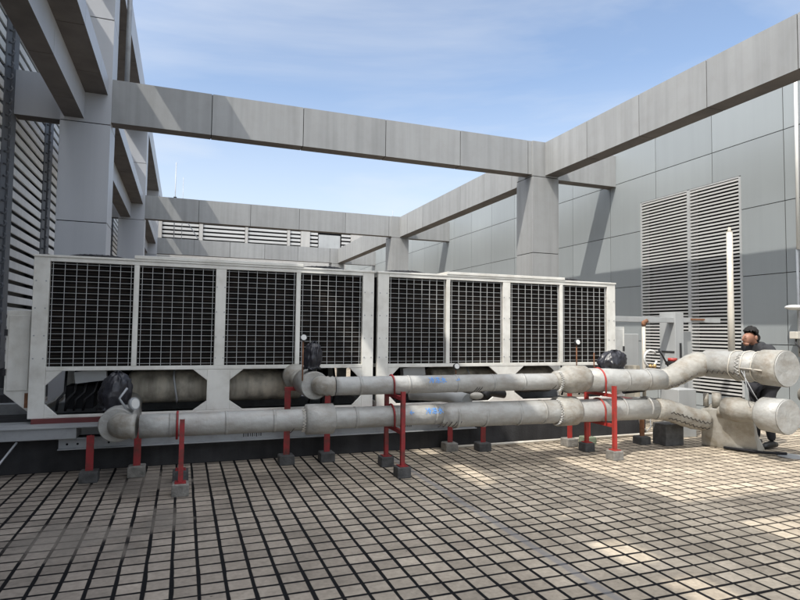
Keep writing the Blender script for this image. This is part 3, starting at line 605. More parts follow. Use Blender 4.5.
# lower main pipe
lo = thing('lower_main_pipe', (3, PYc, 0.61), 'lower of the two long insulated pipes, from the far left elbow to the elbow box', 'pipe')
zl = 0.61
def arc(c, r, a0, a1, n=7):   # in XY plane
    return [(c[0]+r*math.cos(a0+(a1-a0)*i/n), c[1]+r*math.sin(a0+(a1-a0)*i/n), c[2]) for i in range(n+1)]
elb = arc((-0.385, 6.25, zl), 0.15, PI, 1.5*PI, 8)      # from running -Y to running +X
rads = [0.112*(1+(0.075 if i % 2 else -0.035)) for i in range(len(elb))]
b = MB(); b.sweep([(-0.535, 6.42, zl)]+elb, [0.118]+rads, 28, wob=0.01); b.build('left_elbow', 'clad_dirty', lo)
b = MB(); b.sweep([(-0.575, 6.26, zl-0.005), (-0.575, 6.27, zl-0.005), (-0.575, 7.25, zl-0.005)], [0.155, 0.164, 0.164], 40); b.build('branch', 'clad', lo)
b = MB(); b.sweep([(-0.56, 7.26, zl), (-0.56, 7.5, zl), (-0.56, 7.8, zl+0.1)], 0.13, 20); b.build('branch_neck', 'clad_dirty', lo)
xs = [-0.36]+[-0.2+0.31*k for k in range(0, 10)]+[2.80]
b = MB(); b.sweep([(x, PYc, zl) for x in xs], [0.112]*len(xs), 28, wob=0.008); rings(b, -0.1, 2.7, PYc, zl, 0.112, 0.45); b.build('pipe_run', 'clad', lo)
b = MB(); b.sweep([(1.22, PYc, zl), (1.24, PYc, zl), (1.52, PYc, zl), (1.54, PYc, zl)], [0.12, 0.158, 0.16, 0.12], 28); b.build('coupling', 'clad', lo)
b = MB(); b.sweep([(2.78, PYc, zl-0.01), (2.9, PYc, zl-0.015), (3.25, PYc, zl-0.02), (4.36, PYc, zl-0.03), (5.2, PYc, zl-0.04), (5.9, PYc, zl-0.05)], [0.115, 0.138, 0.143, 0.143, 0.14, 0.138], 28, wob=0.006); rings(b, 2.95, 5.8, PYc, zl-0.028, 0.143, 0.42); b.build('reduced_run', 'clad', lo)
b = MB(); b.sweep([(4.34, PYc, zl-0.03), (4.36, PYc, zl-0.03), (4.62, PYc, zl-0.03), (4.66, PYc, zl-0.03)], [0.15, 0.182, 0.178, 0.15], 28); b.build('flange_wrap', 'clad_dirty', lo)
sb = []
for i in range(13):
    q = i/12; s_ = q*q*(3-2*q); sb.append((5.88+0.95*q, PYc-0.02+0.05*s_, zl-0.05-0.19*s_))
b = MB(); b.sweep(sb, [0.138*(1+(0.055 if i % 2 else 0)) for i in range(13)], 28, wob=0.012); b.build('bend', 'clad_dirty', lo)
# upper main pipe
up = thing('upper_main_pipe', (3, PYc, 0.95), 'upper of the two long insulated pipes, stepping up to the upper header at the right', 'pipe')
zu = 0.95
elb = arc((1.54, 6.23, zu), 0.13, PI, 1.5*PI, 8); rads = [0.10*(1+(0.075 if i % 2 else -0.035)) for i in range(len(elb))]
b = MB(); b.sweep([(1.41, 6.40, zu)]+elb, [0.1]+rads, 28, wob=0.01); b.build('left_elbow', 'clad_dirty', up)
b = MB(); b.sweep([(1.36, 6.25, zu-0.005), (1.36, 6.26, zu-0.005), (1.36, 6.75, zu-0.005)], [0.145, 0.152, 0.152], 40); b.build('branch', 'clad', up)
b = MB(); b.sweep([(1.33, 6.76, zu), (1.33, 7.0, zu), (1.33, 7.1, zu), (1.33, 7.13, zu), (1.33, 7.3, zu+0.02), (1.33, 7.8, zu)], [0.11, 0.11, 0.11, 0.155, 0.155, 0.1], 24); b.build('branch_neck', 'clad_dirty', up)
xs = [1.54]+[1.6+0.3*k for k in range(0, 10)]+[4.34]
b = MB(); b.sweep([(x, PYc, zu) for x in xs], [0.1]*len(xs), 28, wob=0.008); rings(b, 1.8, 4.2, PYc, zu, 0.1, 0.5); b.build('pipe_run', 'clad', up)
b = MB(); b.sweep([(4.32, PYc, zu), (4.36, PYc, zu+0.01), (4.44, PYc, zu+0.01), (4.46, PYc, zu+0.01), (4.52, PYc, zu+0.02), (4.74, PYc, zu+0.02), (4.80, PYc, zu)], [0.1, 0.12, 0.125, 0.15, 0.175, 0.172, 0.15], 28, wob=0.012); b.build('flange_wrap', 'clad_dirty', up)
b = MB(); b.sweep([(4.78, PYc, zu+0.01), (5.2, PYc, zu), (5.8, PYc, zu-0.01), (6.05, PYc, zu-0.01)], [0.15, 0.148, 0.135, 0.13], 28, wob=0.006); rings(b, 5.0, 6.0, PYc, zu-0.005, 0.142, 0.4); b.build('reduced_run', 'clad', up)
ub = []
for i in range(13):
    q = i/12; s_ = q*q*(3-2*q); ub.append((6.03+0.72*q, PYc+0.02*s_, zu-0.01+0.2*s_))
b = MB(); b.sweep(ub, [0.13*(1+(0.05 if i % 2 else 0)+0.3*i/12) for i in range(13)], 28, wob=0.012); b.build('bend', 'clad_dirty', up)
# flow marks on the pipes: blue writing
def write_on(txt, x0, z0, size, R_, cz, parent, name):
    cu = bpy.data.curves.new(name, 'FONT'); cu.body = txt; cu.size = size; cu.extrude = 0.0; cu.offset = size*0.012
    ob = bpy.data.objects.new(name, cu); COL.objects.link(ob); bpy.context.view_layer.update()
    me = bpy.data.meshes.new_from_object(ob.evaluated_get(bpy.context.evaluated_depsgraph_get())); bpy.data.objects.remove(ob)
    bm = bmesh.new(); bm.from_mesh(me); bmesh.ops.triangulate(bm, faces=bm.faces); bmesh.ops.subdivide_edges(bm, edges=bm.edges, cuts=1); bm.to_mesh(me); bm.free()
    off = Vector((0, 0, 0)); q = parent
    while q: off += q.location; q = q.parent
    for v in me.vertices:
        z = z0+v.co.y; dz = max(-R_*0.95, min(R_*0.95, z-cz)); yy = PYc-math.sqrt(R_*R_-dz*dz)
        v.co = Vector((x0+v.co.x, yy, z))-off
    me.materials.clear(); me.materials.append(M['blue'])
    o = bpy.data.objects.new(name, me); COL.objects.link(o); o.parent = parent; return o
write_on('冷冻水', 2.60, 0.975, 0.072, 0.1045, zu, up, 'blue_lettering'); write_on('→', 2.93, 0.975, 0.07, 0.1045, zu, up, 'blue_arrow')
write_on('冷冻水', 2.56, 0.635, 0.072, 0.1165, zl, lo, 'blue_lettering'); write_on('←', 2.36, 0.63, 0.07, 0.1165, zl, lo, 'blue_arrow')

# headers ------------------------------------------------------------
HX = 6.86
uh = thing('upper_header', (HX, 5.5, 1.15), 'upper big insulated header pipe at the right, its round grey cap toward the viewer', 'pipe')
zh = 1.15
b = MB(); b.sweep([(HX, 6.18, zh), (HX, 6.1, zh), (HX, 5.55, zh), (HX, 5.28, zh)], [0.12, 0.185, 0.19, 0.19], 32, wob=0.006); b.build('body', 'clad', uh)
b = MB(); b.sweep([(HX, 5.27, zh), (HX, 5.25, zh), (HX, 4.97, zh)], [0.20, 0.222, 0.224], 36); b.build('end_section', 'clad_dirty', uh)
b = MB(); b.sweep([(HX, 4.969, zh), (HX, 4.955, zh)], [0.218, 0.214], 36); b.build('cap', 'clad', uh)
b = MB()
for y in (5.62, 5.45, 5.3):
    b.sweep([(HX+0.198*math.cos(2*PI*k/24), y+0.012*math.sin(k), zh+0.198*math.sin(2*PI*k/24)) for k in range(25)], 0.007, 6, caps=False)
b.sweep([(HX-0.2, 5.45, zh-0.02), (HX-0.205, 5.3, zh-0.02), (HX-0.23, 5.12, zh-0.03)], 0.008, 6)
b.build('tie_wire', 'pvc', uh)
# wire loops hanging from header
b = MB(); b.sweep([(HX-0.2, 5.38, zh-0.05), (HX-0.19, 5.35, zh-0.3), (HX-0.17, 5.33, zh-0.42)], 0.005, 5); b.sweep([(HX-0.2, 5.42, zh-0.05), (HX-0.16, 5.3, zh-0.3), (HX-0.14, 5.25, zh-0.4)], 0.005, 5); b.build('hanging_wire', 'galv', uh)
lh = thing('lower_header', (HX, 5.5, 0.57), 'lower big insulated header pipe at the right, round cap toward the viewer', 'pipe')
zk = 0.57
b = MB(); b.sweep([(HX, 5.8, zk), (HX, 5.62, zk), (HX, 5.5, zk), (HX, 5.4, zk), (HX, 5.28, zk)], [0.15, 0.165, 0.135, 0.125, 0.14], 32, wob=0.01); b.build('body', 'clad_dirty', lh)
b = MB(); b.sweep([(HX, 5.29, zk), (HX, 5.26, zk), (HX, 4.97, zk)], [0.19, 0.212, 0.215], 36); b.build('end_section', 'clad', lh)
b = MB(); b.sweep([(HX, 4.969, zk), (HX, 4.955, zk)], [0.21, 0.206], 36); b.build('cap', 'clad', lh)
t = thing('elbow_box', (7.2, 6.1, 0), 'folded metal cladding box standing on the paving round the lower pipe elbow', 'cladding')
b = MB()
bot = [(6.88, 6.24), (6.93, 6.0), (7.0, 5.78), (7.13, 5.56), (7.42, 5.7), (7.25, 6.3)]; top = [(6.76, 6.15), (6.80, 5.98), (6.86, 5.76), (6.98, 5.54), (7.2, 5.7), (7.1, 6.2)]
n = 6; vs = []
for q_, z_ in ((0, 0.0), (0.12, 0.03), (0.55, 0.22), (0.85, 0.40), (1.0, 0.52)):
    for k, ((x, y), (tx, ty)) in enumerate(zip(bot, top)): vs.append((x*(1-q_)+tx*q_+rnd(0.008), y*(1-q_)+ty*q_+rnd(0.008), z_+(0.02*k if z_ > 0.3 else 0)))
b.add(vs, [tuple(range(n))[::-1], tuple(range(4*n, 5*n))]+[(r_*n+i, r_*n+(i+1) % n, (r_+1)*n+(i+1) % n, (r_+1)*n+i) for r_ in range(4) for i in range(n)])
b.build('casing', 'clad_sheet', t, bevel=0.008)
b = MB(); b.ball((6.95, 5.84, 0.51), 0.15, 0.27, 0.11, 40, 20, 0.12); b.build('crumpled_wrap', 'clad_dirty', t)
b = MB(); b.cyl((6.88, 5.98, 0.56), (6.88, 5.98, 0.76), 0.06, 16); b.cyl((6.84, 6.12, 0.56), (6.84, 6.12, 0.74), 0.035, 10); b.build('nozzle', 'clad_dirty', t)
o = MB().box(7.0, 7.35, 6.75, 7.05, 0.0, 0.72).build('duct_stub', 'box_grey', bevel=0.01); tag(o, 'grey sheet metal box behind the folded elbow cladding', 'box')
o = MB().box(6.30, 6.62, 6.30, 6.55, 0.0, 0.3).build('concrete_pedestal', 'block_dark', bevel=0.01); tag(o, 'dark concrete pedestal under the bend of the lower pipe', 'block')
t = thing('vent_pipe', (HX, 5.72, 1.3), 'tall upright cream vent pipe rising from the upper header', 'pipe')
MB().sweep([(HX, 5.72, 1.28), (HX, 5.72, 1.9), (HX, 5.72, 1.92), (HX, 5.72, 2.94)], [0.042, 0.042, 0.039, 0.039], 18).build('pipe', 'pvc', t); MB().sweep([(HX, 5.72, 2.94), (HX, 5.72, 2.955), (HX, 5.72, 3.0)], [0.042, 0.02, 0.016], 12).build('tip', 'tank', t)
t = thing('rusty_pipe_end', (7.6, 5.0, 0.65), 'open rusty flanged pipe end at the right edge of the picture', 'pipe')
b = MB(); b.sweep([(7.66, 5.35, 0.78), (7.66, 5.02, 0.78)], 0.09, 24); b.build('pipe', 'clad_dirty', t)
b = MB(); b.sweep([(7.66, 5.02, 0.78), (7.66, 4.99, 0.78)], 0.12, 24); b.build('flange', 'pvc', t); MB().cyl((7.66, 4.989, 0.78), (7.66, 4.985, 0.78), 0.075, 20).build('bore', 'rust', t)
MB().box(7.6, 7.72, 5.15, 5.3, 0, 0.69).build('post', 'galv', t)
o = MB().cyl((7.36, 5.3, 0.0), (7.36, 5.3, 0.012), 0.16, 24).build('drain_cover', 'galv'); tag(o, 'round blue-grey drain cover in the paving at the right edge', 'drain cover')
# dark curved bar put in for the shadow under the header
o = MB().sweep([(6.9, 5.9, 0.03), (7.1, 5.5, 0.03), (7.35, 5.35, 0.03)], 0.018, 8).build('header_shadow_bar', 'machine'); tag(o, 'dark bar on the paving standing for shadow under the lower header', 'hose')

def lacing(parent, c, axis, r, a0, a1, wdt, n=26, m='pvc'):
    # zigzag cord lacing round a pipe; axis 0 = along x, 1 = along y
    pts = []
    for k in range(n+1):
        a = a0+(a1-a0)*k/n; o_ = wdt*(0.5 if k % 2 else -0.5)
        pts.append((c[0]+o_, c[1]-r*math.cos(a), c[2]+r*math.sin(a)) if axis == 0 else (c[0]-r*math.cos(a), c[1]+o_, c[2]+r*math.sin(a)))
    MB().sweep(pts, 0.0055, 5, smooth=False).build('lacing', m, parent)
lacing(uh, (HX, 5.50, zh), 1, 0.197, -1.2, 1.3, 0.05, 22, 'white')
lacing(up, (4.36, PYc, zu+0.01), 0, 0.135, -1.3, 1.0, 0.04, 22, 'white')
lacing(lo, (4.335, PYc, zl-0.03), 0, 0.165, -1.3, 1.2, 0.04, 24, 'white')
lacing(lo, (1.20, PYc, zl), 0, 0.128, -1.2, 1.2, 0.03, 18, 'pvc')
def seams(parent, pts, rads_, a, m='seam_dark', ln=0.05):
    # dark stitched seam: short ticks across a line running along the pipe at angle a
    b = MB(); zz = []
    for i in range(len(pts)-1):
        p, q = Vector(pts[i]), Vector(pts[i+1]); r_ = rads_*1.05
        for k_, u_ in enumerate((0.0, 0.5)):
            c_ = p.lerp(q, u_+random.uniform(-0.1, 0.1)); d = ln*2.2*(1 if k_ else -1)*random.uniform(0.6, 1.2); zz.append(c_+Vector((0, -math.cos(a+d), math.sin(a+d)))*r_)
    b.sweep(zz, 0.0055, 5)
    b.build('stitched_seam', m, parent)
seams(up, ub, 0.148, -0.55); seams(lo, sb[2:], 0.140, -0.15); seams(lo, sb[2:], 0.140, -0.8)
hs = [(HX-0.002*k, 6.0-0.09*k, zh) for k in range(7)]
b = MB()
b.sweep([(HX-math.cos(-0.5+d)*0.196, 6.05-0.04*k, zh+math.sin(-0.5+d)*0.196) for k in range(17) for d in ((0.12 if k % 2 else -0.12),)], 0.0055, 5)
b.build('stitched_seam', 'seam_dark', uh)
def ticks(parent, xs_, r_, z_, a):
    b = MB()
    for x_ in xs_: b.sweep([(x_+d*0.05, PYc-r_*math.cos(a+d), z_+r_*math.sin(a+d)) for d in (-0.3, -0.1, 0.1, 0.3)], 0.0045, 5)
    b.build('stitches', 'seam_dark', parent)
ticks(lo, (2.74, 2.80, 2.86, 2.92, 2.98), 0.142, zl-0.015, -0.75)
ticks(up, (3.20, 3.23, 3.26, 4.28), 0.102, zu, -0.7)
ticks(lo, (4.16, 1.08), 0.125, zl-0.01, -0.8)
# ---------------------------------------------------------------- stands
def block(bm_name, x, y, s, h, m, parent): 
    b = MB(); b.add([(x+dx*s*q, y+dy*s*q, z) for z, q in ((0, 1.02), (h*0.9, 1.0), (h, 0.93)) for dx, dy in ((-1, -1), (1, -1), (1, 1), (-1, 1))], [(3, 2, 1, 0), (8, 9, 10, 11)]+[(r_*4+i, r_*4+(i+1) % 4, r_*4+4+(i+1) % 4, r_*4+4+i) for r_ in (0, 1) for i in range(4)])
    return b.build(bm_name, m, parent, bevel=0.008)
def stand(x, label, m='red', two=True, rl=0.118, ru=0.1, bm='block', bm2='block', zl_=0.61):
    t = thing('pipe_stand', (x, PYc, 0), label, 'stand', 'red pipe stands')
    yf, yb = 5.83, 6.36; top = 0.90 if two else 0.70
    def post(y, h):
        b = MB(); b.box(x-0.022, x+0.022, y-0.003, y+0.003, 0.08, h); b.box(x-0.022, x-0.016, y+0.0035, y+0.04, 0.08, h); b.box(x+0.016, x+0.022, y+0.0035, y+0.04, 0.08, h); return b.build('post', m, t)
    post(yf, top); post(yb, top-0.02)
    for yy in (yf, yb): MB().box(x-0.05, x+0.05, yy-0.04, yy+0.07, 0.1155, 0.124).build('base_plate', m, t)
    b = MB(); b.box(x-0.02, x+0.02, yf+0.041, yb-0.004, zl_-rl-0.045, zl_-rl-0.006); b.build('crossbar', m, t)
    if two:
        b = MB(); b.box(x-0.02, x+0.02, yf+0.041, yb-0.004, 0.95-ru-0.045, 0.95-ru-0.006); b.build('crossbar', m, t)
    def strap(z, r_):
        pts = [(x-0.045, PYc-r_-0.008, z-r_)]+[(x-0.045, PYc-(r_+0.009)*math.cos(a), z+(r_+0.009)*math.sin(a)) for a in [PI*k/14 for k in range(15)]]+[(x-0.045, PYc+r_+0.008, z-r_)]
        MB().sweep(pts, 0.011, 8).build('clamp', 'orange_red' if m == 'orange_red' else m, t)
    strap(zl_, rl)
    if two: strap(0.95, ru)
    block('foot', x, yf+0.02, 0.075, 0.115, bm, t); block('foot', x, yb+0.02, 0.075, 0.115, bm2, t)
    return t
stand(0.02, 'single-height red pipe stand on the left, holding only the lower pipe', two=False, bm2='block_dark')
stand(2.23, 'double-height dark red pipe stand in the middle, holding both pipes where it meets the shade', bm='block_dark', bm2='block_dark')
stand(5.03, 'double-height bright red sunlit pipe stand on the right, holding both pipes', 'orange_red', rl=0.14, ru=0.148, bm2='block_dark', zl_=0.575)
def leg(x, y, h, label, m='red', bm='block_dark', arm=0):
    t = thing('leg_support', (x, y, 0), label, 'support', 'short red supports by the plinth')
    b = MB(); b.box(x-0.035, x+0.035, y-0.004, y+0.004, 0.09, h); b.box(x-0.005, x+0.005, y+0.0045, y+0.05, 0.09, h); b.build('post', m, t)
    if arm:
        b = MB(); b.box(x-0.035+(0 if arm > 0 else arm), x+0.035+(arm if arm > 0 else 0), y-0.004, y+0.05, h+0.0005, h+0.04); b.build('arm', m, t)
    block('foot', x, y+0.015, 0.085, 0.11, bm, t)
    return t
leg(-0.84, 6.62, 0.46, 'dark red support under the pipe elbow at the far left', arm=0)
leg(-0.41, 6.72, 0.48, 'red support just right of the left elbow, on a speckled concrete block', bm='block', arm=0.06)
leg(1.16, 6.80, 0.84, 'tall red support with an arm under the upper pipe branch', arm=0.25)
leg(1.64, 6.82, 0.80, 'red support right of the armed one, behind the lower pipe coupling')
leg(3.30, 6.92, 0.48, 'short red support on a dark block, second right of the middle stand', bm='block')
leg(3.72, 6.80, 0.48, 'short dark red support on a black block, right of the speckled one')
leg(5.35, 6.75, 0.50, 'bright red support on a green mossy block behind the right stand', 'orange_red', 'block_green')
leg(6.12, 6.55, 0.42, 'slim brown support on a black block right of the bright red stand', 'rust', 'block_dark')
leg(5.02, 6.72, 0.80, 'bright red support on a pale block directly behind the right stand', 'orange_red', 'block')
o = block('loose_block', 6.85, 6.78, 0.10, 0.11, 'block', None); tag(o, 'loose pale concrete block on the paving before the elbow box', 'block')
o = MB().sweep([(6.2, 6.75, 0.5), (6.22, 6.7, 0.25), (6.32, 6.68, 0.15), (6.42, 6.7, 0.2), (6.44, 6.75, 0.4)], 0.009, 8).build('hanging_cable', 'white'); tag(o, 'pale cable loop hanging below the lower pipe on the right', 'cable')

# ---------------------------------------------------------------- valves in black bags
def bag(x, y, z, rx, ry, rz, label, stem_to):
    t = thing('bagged_valve', (x, y, stem_to), label, 'valve', 'valves wrapped in black plastic')
    b = MB(); n = 44; prof_ = [(-1.0, 0.55), (-0.97, 0.95), (-0.9, 1.0), (-0.8, 0.78), (-0.66, 0.92), (-0.4, 1.05), (-0.1, 1.03), (0.2, 0.97), (0.5, 0.85), (0.72, 0.68), (0.88, 0.45), (0.97, 0.22), (1.0, 0.05)]
    ph = [random.uniform(0, 6) for _ in range(4)]; vs = []
    for h_, r_ in prof_:
        for k in range(n):
            a = 2*PI*k/n; q_ = r_*(1+0.06*math.sin(3*a+ph[0]+h_)+0.05*math.sin(7*a+ph[1])*(0.6-0.4*h_)+0.04*math.sin(12*a+ph[2]+2*h_))
            lx_ = rx*0.12*h_; vs.append((x+lx_+rx*q_*math.cos(a), y+ry*q_*math.sin(a), z+rz*h_+0.012*math.sin(5*a+ph[3])))
    b.add(vs, [(i*n+k, i*n+(k+1) % n, (i+1)*n+(k+1) % n, (i+1)*n+k) for i in range(len(prof_)-1) for k in range(n)]+[tuple(range(n))[::-1], tuple(range((len(prof_)-1)*n, len(prof_)*n))], 0, True)
    ob = b.build('bag', 'plastic_bag', t); sv = ob.modifiers.new('sub', 'SUBSURF'); sv.levels = 1; sv.render_levels = 1; tx = bpy.data.textures.new('crumple', 'CLOUDS'); tx.noise_scale = 0.07; tx.noise_depth = 3; tx.noise_basis = 'VORONOI_F2_F1'; d = ob.modifiers.new('crumple', 'DISPLACE'); d.texture = tx; d.strength = 0.05; d.texture_coords = 'LOCAL'
    MB().cyl((x, y, stem_to), (x, y, z), 0.05).build('stem', 'black_metal', t)
    b = MB(); b.sweep([(x+rx*0.62*math.cos(2*PI*k/16), y+ry*0.62*math.sin(2*PI*k/16), z-rz*0.86) for k in range(17)], 0.012, 6, caps=False); b.build('tie', 'black_metal', t)
    return t
bag(-0.63, 6.60, 0.91, 0.165, 0.15, 0.20, 'black plastic wrapped valve above the left elbow', 0.75)
bag(1.36, 6.40, 1.27, 0.115, 0.12, 0.16, 'pointed black plastic wrapped valve where the upper pipe begins', 1.07)
bag(5.32, 6.20, 1.205, 0.215, 0.14, 0.135, 'wide black plastic wrapped valve lying on the upper pipe at the right', 1.03)
def gauge(x, y, z0, z, label, tilt=0):
    t = thing('pressure_gauge', (x, y, z0), label, 'gauge', 'small pressure gauges')
    MB().cyl((x, y, z0), (x, y, z-0.03), 0.008, 8).build('stem', 'rust', t)
    q = Vector((math.sin(tilt), -math.cos(tilt), 0.25)).normalized(); c = Vector((x, y, z))
    cs = MB().cyl(c, c+q*0.03, 0.038, 20).build('case', 'black_metal', t); MB().cyl(c+q*0.0305, c+q*0.033, 0.030, 20).build('dial', 'white', cs)
gauge(1.22, 6.25, 1.0, 1.46, 'pressure gauge on a thin stem left of the pointed black bag')
gauge(4.70, 6.15, 1.08, 1.43, 'pressure gauge above the wide wrap on the upper pipe, left of the red clamp')
gauge(3.00, 6.15, 1.04, 1.14, 'small round gauge on the upper pipe just right of the blue writing')
o = MB().cyl((4.93, 6.1, 1.08), (4.93, 6.1, 1.30), 0.007, 8).build('clamp_bolt', 'rust'); tag(o, 'thin rusty upright rod on the upper pipe beside the red clamp', 'rod')
t = thing('tilted_gauge', (-0.45, 6.4, 0.78), 'white round dial tilted against the black bag above the left elbow', 'gauge')
q = Vector((0.75, -0.62, 0.15)).normalized(); c = Vector((-0.44, 6.30, 0.80))
b = MB(); b.cyl(c, c+q*0.03, 0.062, 24); ob = b.build('case', 'galv', t); MB().cyl(c+q*0.0305, c+q*0.033, 0.05, 24).build('dial', 'white', ob)
MB().sweep([(-0.5, 6.35, 0.95), (-0.56, 6.28, 0.86), (-0.5, 6.3, 0.76), (-0.44, 6.34, 0.72)], 0.012, 8).build('tube', 'galv', t)
# wrapped fittings between the main pipes
t = thing('wrapped_branch', (3.0, 6.6, 0.8), 'grey wrapped branch fitting between the two long pipes near the blue writing', 'pipe')
b = MB(); b.sweep([(2.72, 6.9, 0.77), (2.95, 6.75, 0.77), (3.15, 6.6, 0.75), (3.25, 6.35, 0.70)], [0.09, 0.095, 0.085, 0.1], 20, wob=0.03); b.build('wrap', 'box_grey', t)
MB().ball((3.38, 6.35, 0.77), 0.09, 0.06, 0.045).build('joint', 'pvc', t); MB().sweep([(3.5, 6.4, 0.75), (3.6, 6.45, 0.80), (3.85, 6.5, 0.76)], 0.05, 12).build('valve_body', 'black_metal', t)
t = thing('wrapped_valve', (5.6, 6.6, 0.8), 'small white and black valve seen between the pipes right of the red stand', 'valve')
MB().ball((5.62, 6.5, 0.76), 0.09, 0.06, 0.05).build('body', 'white', t); MB().cyl((5.75, 6.5, 0.76), (6.1, 6.5, 0.78), 0.045, 12).build('sleeve', 'machine', t)
# ---------------------------------------------------------------- person
def skin_mesh(name, joints, bones, m, parent, sub=2):
    keys = list(joints); idx = {k: i for i, k in enumerate(keys)}
    me = bpy.data.meshes.new(name); off = parent.location
    me.from_pydata([Vector(joints[k][0])-off for k in keys], [(idx[a], idx[b_]) for a, b_ in bones], [])
    o = bpy.data.objects.new(name, me); COL.objects.link(o); o.parent = parent
    sk = o.modifiers.new('skin', 'SKIN'); sk.use_smooth_shade = True
    for i, k in enumerate(keys):
        r_ = joints[k][1]; v = me.skin_vertices[0].data[i]; v.radius = (r_, r_) if not hasattr(r_, '__len__') else r_
    me.skin_vertices[0].data[0].use_root = True
    s_ = o.modifiers.new('sub', 'SUBSURF'); s_.levels = sub; s_.render_levels = sub
    me.materials.append(M[m]); return o
P = thing('person', (7.58, 5.95, 0), 'man in dark grey jacket and black trousers, head bent, behind the header pipes', 'person')
o0 = Vector((7.62, 5.88, 0)); fa = Vector((-0.97, 0.04, 0)).normalized(); si = Vector((-fa.y, fa.x, 0)); U = Vector((0, 0, 1))   # facing direction and his left
def pt(f_, s_, z): return o0+fa*f_+si*s_+U*z
J = {'pel': (pt(-0.02, 0, 0.90), (0.15, 0.12)), 'w': (pt(0.0, 0, 1.05), (0.145, 0.12)), 'ch': (pt(0.04, 0, 1.25), (0.175, 0.135)), 'nk0': (pt(0.09, 0, 1.38), (0.11, 0.09)), 'nk': (pt(0.12, 0, 1.435), 0.062)}
B = [('pel', 'w'), ('w', 'ch'), ('ch', 'nk0'), ('nk0', 'nk')]
for s_, n_ in ((1, 'l'), (-1, 'r')):
    J['sh'+n_] = (pt(0.05, 0.185*s_, 1.36), 0.088); J['el'+n_] = (pt(0.08, 0.25*s_, 1.07), 0.058); J['fa'+n_] = (pt(0.22, 0.21*s_, 1.02), 0.05); J['wr'+n_] = (pt(0.34, 0.12*s_, 1.04), 0.040)
    B += [('nk0', 'sh'+n_), ('sh'+n_, 'el'+n_), ('el'+n_, 'fa'+n_), ('fa'+n_, 'wr'+n_)]
skin_mesh('jacket', J, B, 'jacket', P)
J = {'pel': (pt(-0.02, 0, 0.88), (0.15, 0.13))}; B = []
for s_, n_ in ((1, 'l'), (-1, 'r')):
    J['hp'+n_] = (pt(-0.01, 0.095*s_, 0.80), 0.10); J['kn'+n_] = (pt(0.03, 0.10*s_, 0.48), 0.08); J['an'+n_] = (pt(-0.02, 0.12*s_, 0.09), 0.052)
    B += [('pel', 'hp'+n_), ('hp'+n_, 'kn'+n_), ('kn'+n_, 'an'+n_)]
skin_mesh('trousers', J, B, 'trousers', P)
# head, neck, hands: skin
J = {'n': (pt(0.10, 0, 1.40), 0.052), 'n2': (pt(0.16, 0, 1.465), 0.052), 'sk': (pt(0.21, 0, 1.555), (0.088, 0.092)), 'fc': (pt(0.275, 0, 1.49), (0.062, 0.062)), 'cn': (pt(0.272, 0, 1.425), 0.038), 'tp': (pt(0.22, 0, 1.60), 0.07)}
hd = skin_mesh('head', J, [('n', 'n2'), ('n2', 'sk'), ('sk', 'tp'), ('sk', 'fc'), ('fc', 'cn')], 'skin', P)
b = MB(); b.sweep([pt(0.318, 0, 1.535), pt(0.346, 0, 1.486), pt(0.328, 0, 1.476)], [0.007, 0.013, 0.009], 8); b.build('nose', 'skin', hd); MB().ball(pt(0.275, 0, 1.43), 0.035, 0.04, 0.03, 14, 10, 0.02).build('chin', 'skin', hd)
for s_ in (1, -1):
    MB().ball(pt(0.20, 0.096*s_, 1.515), 0.022, 0.014, 0.034, 10, 8).build('ear', 'skin', hd)
    MB().ball(pt(0.326, 0.034*s_, 1.512), 0.005, 0.010, 0.003, 8, 6).build('eye', 'hair', hd); MB().ball(pt(0.328, 0.036*s_, 1.535), 0.006, 0.018, 0.003, 8, 6).build('eyebrow', 'hair', hd)
MB().ball(pt(0.325, 0, 1.442), 0.008, 0.024, 0.006, 8, 6).build('mouth', 'rust', hd)
hm = MB(); n = 30; vs = []
ax = (fa*0.5+U*0.87).normalized(); hc = pt(0.19, 0, 1.575); ph = [random.uniform(0, 6) for _ in range(3)]
q0 = Vector((0, 0, 1)).rotation_difference(ax*0.55+U*0.45)
for i in range(13):
    th = PI*0.54*i/12
    for k in range(n):
        a = 2*PI*k/n; d = Vector((math.sin(th)*math.cos(a), math.sin(th)*math.sin(a), math.cos(th)))
        front = max(0, d.dot(fa)); r_ = 0.100*(1+0.05*math.sin(7*a+ph[0]+3*th)+0.06*math.sin(13*a+ph[1]-9*th)+random.uniform(-0.04, 0.04)); r_ *= {12: 0.86, 11: 0.95}.get(i, 1)
        p = hc+d*r_
        if front > 0.25:
            p.z = max(p.z, hc.z+0.035+0.012*math.sin(13*a)); p -= fa*0.02*front
        elif p.z < hc.z-0.075: p.z = hc.z-0.075
        vs.append(p)
hm.add(vs, [(i*n+k, i*n+(k+1) % n, (i+1)*n+(k+1) % n, (i+1)*n+k) for i in range(12) for k in range(n)]+[tuple(range(12*n, 13*n))], 0, True)
hm.ball(pt(0.12, 0, 1.515), 0.055, 0.075, 0.075, 16, 10, 0.04)
hm.build('hair', 'hair', hd)
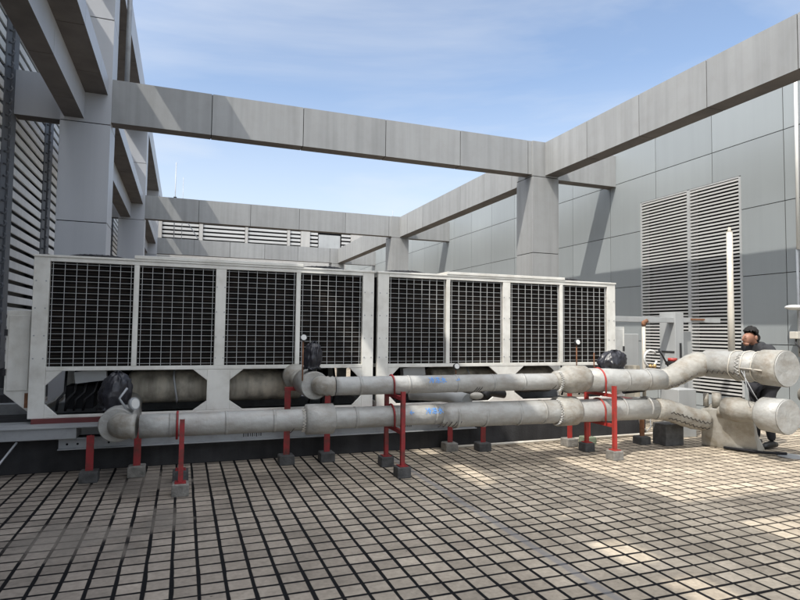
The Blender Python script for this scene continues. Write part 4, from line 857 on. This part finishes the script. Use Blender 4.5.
for s_ in (1, -1):
    J = {'p': (pt(0.35, 0.11*s_, 1.04), (0.03, 0.02)), 'k': (pt(0.42, 0.08*s_, 1.035), (0.036, 0.017))}; B = [('p', 'k')]
    for q in range(4):
        base = pt(0.44, (0.08-0.03+0.02*q)*s_, 1.035); a = 'a%d' % q; b_ = 'b%d' % q; c_ = 'c%d' % q; ln = (0.034, 0.040, 0.038, 0.03)[q]
        J[a] = (base, 0.009); J[b_] = (base+fa*ln-U*0.012, 0.0085); J[c_] = (base+fa*ln*1.4-U*0.040, 0.0075); B += [('k', a), (a, b_), (b_, c_)]
    J['t'] = (pt(0.38, 0.05*s_, 1.05), 0.011); J['t2'] = (pt(0.42, 0.025*s_, 1.05), 0.009); B += [('p', 't'), ('t', 't2')]
    skin_mesh('hand', J, B, 'skin', P, 1)
for s_ in (1, -1):
    b = MB(); b.sweep([pt(-0.09, 0.12*s_, 0.05), pt(-0.02, 0.12*s_, 0.06), pt(0.10, 0.125*s_, 0.045), pt(0.18, 0.13*s_, 0.035)], [0.035, 0.05, 0.044, 0.026], 12); b.build('shoe', 'shoe', P)
# keys at the waist
o = MB().ball(pt(0.14, 0.06, 0.93), 0.02, 0.025, 0.012).build('belt_buckle', 'white', P)
# distant aerials on the roof edge
t = thing('rooftop_aerial', (-1.0, 30, 5.8), 'thin aerial mast standing above the far end of the left frame', 'aerial')
b = MB(); b.cyl((-0.55, 29.9, 5.87), (-0.55, 29.9, 9.6), 0.02, 6); b.cyl((-0.55, 29.9, 7.6), (0.6, 29.9, 5.87), 0.02, 6); b.cyl((-0.2, 29.9, 5.87), (-0.2, 29.9, 8.9), 0.012, 6); b.build('mast', 'galv', t)
b = MB(); b.box(-0.62, -0.48, 29.85, 29.95, 7.2, 7.9); b.build('box', 'machine', t)
o = MB().cyl((RBX0+0.1, 21.5, ZT), (RBX0+0.1, 21.5, ZT+0.45), 0.012, 6).build('lightning_rod', 'galv'); tag(o, 'thin lightning rod on top of the right beam past the middle cross beam', 'rod')
